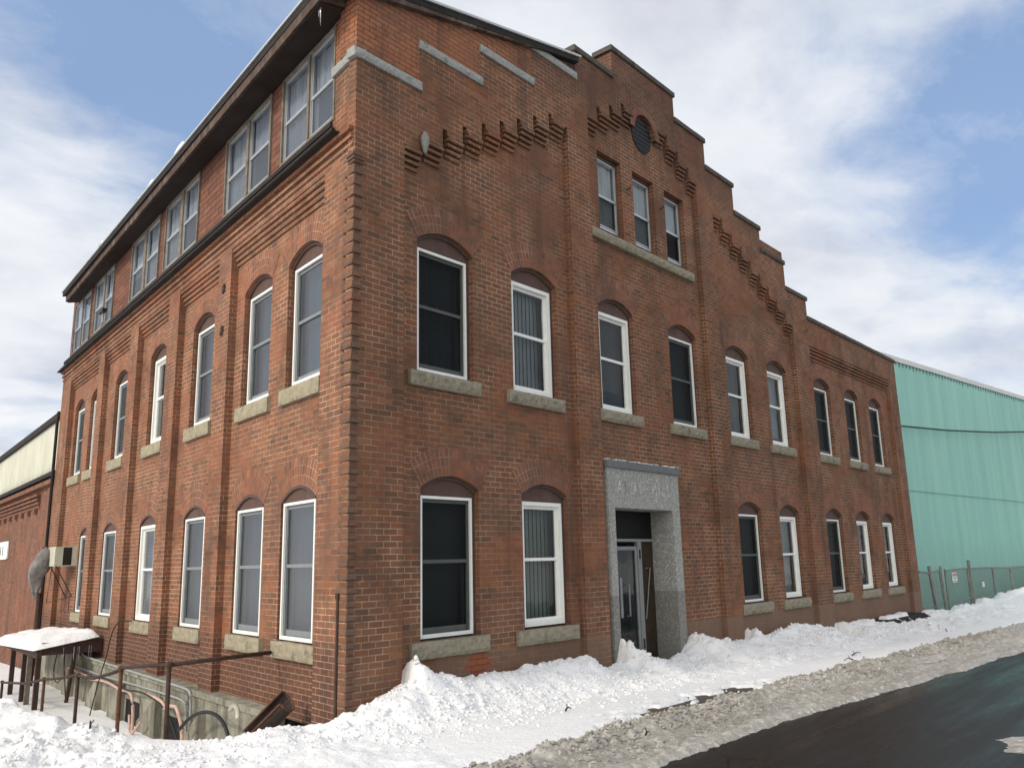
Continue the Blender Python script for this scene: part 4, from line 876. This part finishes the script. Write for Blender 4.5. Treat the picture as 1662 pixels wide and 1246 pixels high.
# air conditioner and frozen sheet
AC = thing('air_conditioner', LL.P(13.3, 1.86, 0), 'beige box air conditioner sticking out of the bricked-up window at the far left', 'air conditioner')
mb = MB(LL); mb.box(13.75, 14.55, 1.86, 2.31, -.14, .36); mb.build('case', M['beige'], AC)
mb = MB(LL)
for k in range(9): mb.box(13.742, 13.75, 1.90+.042*k, 1.925+.042*k, .02, .17)
mb.box(13.744, 13.752, 1.88, 2.29, .005, .19); mb.build('grille', M['soffit'], AC)
mb = MB(LL)
mb.tube([(13.85, 1.86, .3), (13.9, 1.15, -.1)], .012, 6); mb.tube([(14.45, 1.86, .3), (14.5, 1.1, -.1)], .012, 6); mb.tube([(13.9, 1.15, -.08), (14.9, 1.0, .25), (14.3, 1.86, .3)], .012, 6); mb.build('bracket', M['rust'], AC)
mb = MB(LL); mb.box(14.25, 14.9, 1.18, 2.3, -.155, -.15); mb.build('opening_shadow_board', M['interior_dark'], AC)  # black sheet stands in for shade within the opening
def sheet():
    mb = MB(LL); n = 14; rows = []
    for j in range(13):
        t = j/12; z = 2.28-1.1*t; wd = .04+.26*math.sin(math.pi*min(1, t*.9+.12))*(1-.45*t); row = []
        for i in range(n):
            a = 2*math.pi*i/n; r = wd*(1+.55*noise.noise(Vector((math.cos(a)*2.2, math.sin(a)*2.2, t*2.5)))+.25*noise.noise(Vector((math.cos(a)*7, math.sin(a)*7, t*7))))
            row.append(mb.p(14.50+.12*t+r*math.cos(a)*.9, z+.05*math.sin(a*3)*(1+t), .40+.16*min(1, t*1.6)+r*.8*math.sin(a)))
        rows.append(row)
    for A, Bq in zip(rows, rows[1:]):
        for i in range(n): mb.f.append([A[i], A[(i+1) % n], Bq[(i+1) % n], Bq[i]]); mb.m.append(0)
    return mb
tag(sheet().build('frozen_sheet', simple('grey_frozen_plastic', (.20, .18, .165), .4, .5, .45, 9, bmp=.02), None, smooth=True), 'crumpled grey frozen plastic sheet hanging off the beige air conditioner', 'plastic sheet')
mb = MB(LL); mb.tube([(15.0, -1.2, .42), (14.95, 1.25, .40)], .055, 8); tag(mb.build('wooden_post', M['rust'], None), 'dark wooden post standing under the frozen sheet behind the snowy canopy', 'post')
# downspout of the brick building
mb = MB(LL); mb.tube([(16.72, 6.0, .02), (16.70, 5.7, .04), (16.62, 3.5, .05), (16.60, -.6, .05)], .04, 8); 
mb.build('downspout', M['tar'], B)
# ------------------------------------------------------------------ lower building continuing on the left
NB = thing('brick_workshop', LL.P(22, -2.2, -.2), 'lower brick workshop with stained cream upper panel and dark roof at the far left', 'building')
W2 = -.12
mb = MB(LL); mb.box(16.62, 44, -2.6, 4.25, -6, W2); 
mb.box(16.63, 17.6, -2.6, 4.0, W2-.05, W2+.08)
mb.build('wall', M['brick_old'], NB)
mb = MB(LL)
for k in range(4): mb.box(19.0, 44, 3.55+.11*k, 3.61+.11*k, W2-.02, W2+.03*(k+1))
mb.box(16.64, 44, 4.08, 4.20, W2-.02, W2+.16)
for k in range(16): mb.box(19.3+1.1*k, 19.55+1.1*k, 3.40, 3.54, W2-.02, W2+.09)
mb.build('cornice', M['brick_old'], NB)
mb = MB(LL); mb.box(16.62, 44, 4.29, 4.40, -1, W2+.16); mb.build('gutter', M['tar'], NB)
mb = MB(LL); mb.prism([(16.9, 4.401), (44, 4.401), (44, 5.49), (16.9, 5.83)], -1, W2+.04); mb.build('upper_panel', M['cream'], NB)
mb = MB(LL); mb.prism([(16.64, 5.84), (44, 5.50), (44, 5.66), (16.64, 6.0)], -8, W2+.14); mb.box(16.63, 16.9, 4.401, 5.75, -1, W2+.06); mb.build('roof', M['tar'], NB)
SG = thing('building_sign', LL.P(27, 2.2, W2+.05), 'white rounded sign reading 11 on the left brick workshop wall', 'sign')
mb = MB(LL); r = .1; pl_ = []
for cx_, cz_, a0 in ((28.2, 2.74, 0), (26.6, 2.74, 90), (26.6, 2.26, 180), (28.2, 2.26, 270)):
    for k in range(5): a = math.radians(a0+90*k/4); pl_.append((cx_+r*math.cos(a), cz_+r*math.sin(a)))
pl2 = []
for cx_, cz_, a0 in ((28.6, 2.66, 0), (23.8, 2.66, 90), (23.8, 2.28, 180), (28.6, 2.28, 270)):
    for k in range(5): a = math.radians(a0+90*k/4); pl2.append((cx_+r*math.cos(a), cz_+r*math.sin(a)))
mb.prism(pl2, W2+.01, W2+.05); mb.build('panel', M['white'], SG)
text('11', LL, 25.25, 2.31, W2+.056, .45, .004, M['black'], SG, 'numerals', 1.9)
# ------------------------------------------------------------------ teal warehouse on the right
th = math.radians(5.4); TT = Fr((27.3, 10.0, 0), (math.cos(th), -math.sin(th), 0), (-math.sin(th), -math.cos(th), 0))
TB = thing('teal_warehouse', TT.P(15, -.4, -4), 'pale teal corrugated metal warehouse at the right behind the fence', 'building')
def corr(z0, z1f, w0, nm):
    mb = MB(TT); pitch = .17; u = -.5; pts = []
    while u < 45: pts += [(u, w0), (u+pitch*.35, w0), (u+pitch*.5, w0+.013), (u+pitch*.85, w0+.013)]; u += pitch
    for (a, wa), (b, wb) in zip(pts, pts[1:]): mb.face([(a, z0, wa), (b, z0, wb), (b, z1f(b), wb), (a, z1f(a), wa)])
    return mb.build(nm, M['teal'], TB)
zr = lambda u: 8.80+.021*u
corr(3.98, zr, .0, 'upper_siding'); corr(-1., lambda u: 4.03, -.035, 'lower_siding')
mb = MB(TT); mb.face([(-.5, 8.75, .06), (45, 8.75+.021*45, .06), (45, 8.95+.021*45, .06), (-.5, 8.95, .06)]); mb.face([(-.5, 8.95, .06), (45, 9.9, .06), (45, 10.7, -7), (-.5, 9.75, -7)])
mb.build('roof', M['pale_roof'], TB)
mb = MB(TT); mb.box(6.0, 11.6, 8.95, 9.22, -.6, -.3); mb.build('ridge_trim', M['pale_roof'], TB)
mb = MB(TT); mb.tube([(4.5, 6.25, .25), (10, 6.55, .25), (16, 7.0, .25), (24, 7.75, .25), (40, 9.2, .25)], .035, 8); tag(mb.build('wall_cable', simple('dark_green_cable', (.03, .07, .06), .6, .3, .1, 4), None), 'dark cable strung across the teal warehouse wall', 'cable')
mb = MB(TT); mb.box(-.5, 45, -1, 8.6, -14, -.1); mb.build('body', M['teal'], TB)
# ------------------------------------------------------------------ chain link fence and gate
FY = 0.0
def fpost(fr, u, z0, z1, r, par, w=FY, lean=0.): mb = MB(fr); mb.tube([(u, z0, w), (u+lean, z1, w)], r, 8); mb.build('post', M['galv'], par, smooth=True)
FN = thing('chain_link_fence', FF.P(31, -.3, 0), 'rusty chain link fence right of the gate in front of the teal warehouse', 'fence')
for u, z1, r in ((26.8, 1.42, .055), (30.2, 1.12, .035), (33.2, 1.1, .04), (36.2, 1.1, .04), (39.5, 1.1, .04), (43, 1.1, .04)): fpost(FF, u, -.6, z1, r, FN)
mb = MB(FF); mb.tube([(26.8, 1.14, 0), (30.2, 1.10, 0), (33.2, 1.02, 0), (46, 1.0, 0)], .028, 8); mb.tube([(26.8, .15, 0), (29.6, .22, 0)], .02, 6); mb.build('rail', M['galv'], FN)
mb = MB(FF); mb.face([(26.85, -.4, -.02), (46, -.4, -.02), (46, 1.0, -.02), (30.2, 1.1, -.02), (26.85, 1.13, -.02)]); mb.build('mesh', M['chain'], FN)
GT = thing('chain_link_gate', FF.P(25.1, -.3, 0), 'closed chain link gate leaf hung on the thick post beside the fence', 'gate')
for u in (23.75, 26.55): fpost(FF, u, -.35, 1.18, .035, GT)
mb = MB(FF); mb.tube([(23.75, 1.13, 0), (26.8, 1.16, 0)], .026, 8); mb.tube([(23.75, .14, 0), (26.6, .16, 0)], .02, 6); mb.build('rail', M['galv'], GT)
mb = MB(FF); mb.face([(23.75, -.3, -.01), (26.6, -.3, -.01), (26.6, 1.13, -.01), (23.75, 1.13, -.01)]); mb.build('mesh', M['chain'], GT)
GT2 = thing('chain_link_gate', FF.P(22.3, -.3, 0), 'sagging narrow chain link gate leaf next to the brick corner', 'gate')
for u, ln in ((22.42, -.36),): fpost(FF, u, -.4, 1.30, .055, GT2, 0., ln)
fpost(FF, 23.35, -.4, 1.2, .03, GT2, 0., -.22); fpost(FF, 23.5, -.4, 1.28, .035, GT2, -.03, -.10)
mb = MB(FF); mb.tube([(20.98, 1.17, 0), (22.0, 1.10, 0), (23.1, 1.16, 0)], .028, 8); mb.tube([(20.98, .12, 0), (22.3, .10, 0), (23.3, .22, 0)], .018, 6); mb.build('rail', M['galv'], GT2)
mb = MB(FF); mb.face([(20.98, -.4, -.01), (23.35, -.4, -.01), (23.13, 1.15, -.01), (20.98, 1.16, -.01)]); mb.build('mesh', M['chain'], GT2)
SN = thing('warning_sign', FF.P(24.7, .75, .03), 'small red and white warning sign wired to the chain link gate', 'sign')
mb = MB(FF); mb.box(24.40, 24.95, .74, 1.05, .03, .04); mb.build('panel', M['white'], SN)
mb = MB(FF); mb.box(24.42, 24.93, .94, 1.03, .041, .044); mb.box(24.42, 24.93, .755, .79, .041, .044); mb.build('header', simple('faded_red', (.55, .20, .19), .6, .3, .1, 5), SN)
mb = MB(FF)
for z in (.90, .86, .82): mb.box(24.47, 24.88-.1*(z < .85), z, z+.014, .041, .044)
mb.build('text_lines', M['black'], SN)
SN2 = thing('number_sign', FF.P(28.3, .5, .03), 'tiny white number tag wired to the chain link fence', 'sign')
mb = MB(FF); mb.box(28.2, 28.5, .47, .64, .03, .036); mb.build('panel', M['white'], SN2); text('71', FF, 28.24, .49, .038, .17, .002, M['galv'], SN2, 'numerals', 1.)
# ------------------------------------------------------------------ small things on the building
mb = MB(FF)
pr = [(0, 0), (.03, .04), (.05, .12), (.068, .19), (.06, .26), (.03, .33), (0, .35)]
for (r0, h0), (r1_, h1) in zip(pr, pr[1:]):
    for k in range(10):
        a0 = 2*math.pi*k/10; a1 = 2*math.pi*(k+1)/10
        mb.face([(1.13+r0*math.cos(a0), 7.05+h0, .05+r0*.8*math.sin(a0)), (1.13+r0*math.cos(a1), 7.05+h0, .05+r0*.8*math.sin(a1)), (1.13+r1_*math.cos(a1), 7.05+h1, .05+r1_*.8*math.sin(a1)), (1.13+r1_*math.cos(a0), 7.05+h1, .05+r1_*.8*math.sin(a0))])
tag(mb.build('hornet_nest', simple('grey_paper', (.30, .29, .26), .9, .1, .3, 30, bmp=.01), None, smooth=True, weld=True), 'grey papery nest clinging to the second brick corbel above the front windows', 'nest')
CM = thing('security_camera', LL.P(12.0, 7.5, .1), 'small black security camera on the dormer sill near its far end', 'camera')
mb = MB(LL); mb.box(11.75, 12.1, 7.58, 7.66, .10, .2); mb.build('body', M['black'], CM)
mb = MB(LL); mb.tube([(11.95, 7.34, .0), (11.95, 7.36, .14), (11.93, 7.6, .15)], .015, 6); mb.build('arm', M['alu'], CM)
mb = MB(LL); mb.tube([(.30, 8.80, .36), (.31, 8.65, .36), (.30, 8.45, .36)], .02, 6, r1=.002); mb.tube([(.36, 8.80, .36), (.36, 8.7, .36), (.36, 8.6, .36)], .012, 6, r1=.002)
tag(mb.build('icicle', M['ice'], None, smooth=True), 'pointed icicle hanging from the eave near the front corner', 'icicle')
for i, (u, s) in enumerate(((5.6, .10), (7.4, .08), (8.3, .05), (11.2, .07))):
    mb = MB(LL); snowpad(mb, u, u+s*4, .30, .46, lambda a, b: 9.02, s, .04, u)
    tag(mb.build('roof_snow', M['snow'], None, smooth=True), ['larger clump of snow on the eave edge nearest the street', 'second clump of snow on the eave edge counting from the street', 'smallest clump of snow on the eave edge', 'clump of snow on the eave edge furthest from the street'][i], 'snow', 'snow clumps along the eave')
# twigs and litter on the snow
tw = [((4.1, 10.6), .15, .4), ((3.95, 9.1), .12, 1.2), ((8.1, 6.25), .12, .1), ((16.0, 5.75), .5, .05), ((14.9, 5.5), .25, 2.9), ((22.5, 5.9), .35, .3), ((7.4, 4.75), .1, .2)]
lb = ['dark twig on the snow mound at the far left', 'short dark stick at the foot of the snow mound, below the other twig', 'tiny dark twig on the smooth snow in front of the portal', 'long dark stick lying on the snow right of the portal', 'short dark stick just left of the long one', 'thin stick on the snow below the fence', 'small dark scrap in the slush in front of the first bay']
for i, ((x, y), L_, a) in enumerate(tw):
    f = slushz if i == 6 else snowz
    pts = [(x+L_*(t-.5)*math.cos(a), f(x+L_*(t-.5)*math.cos(a), y+L_*(t-.5)*math.sin(a))+.015+.03*math.sin(t*3), y+L_*(t-.5)*math.sin(a)) for t in (0, .3, .6, 1)]
    mb = MB(WW); mb.tube(pts, .012, 6, r1=.005); mb.tube([pts[1], (pts[1][0]+.05, pts[1][1]+.03, pts[1][2]+.04)], .006, 5); tag(mb.build('twig', M['black'], None), lb[i], 'twig', 'twigs lying on the snow')
for o in list(bpy.data.objects):
    if '_o' in o: del o['_o']
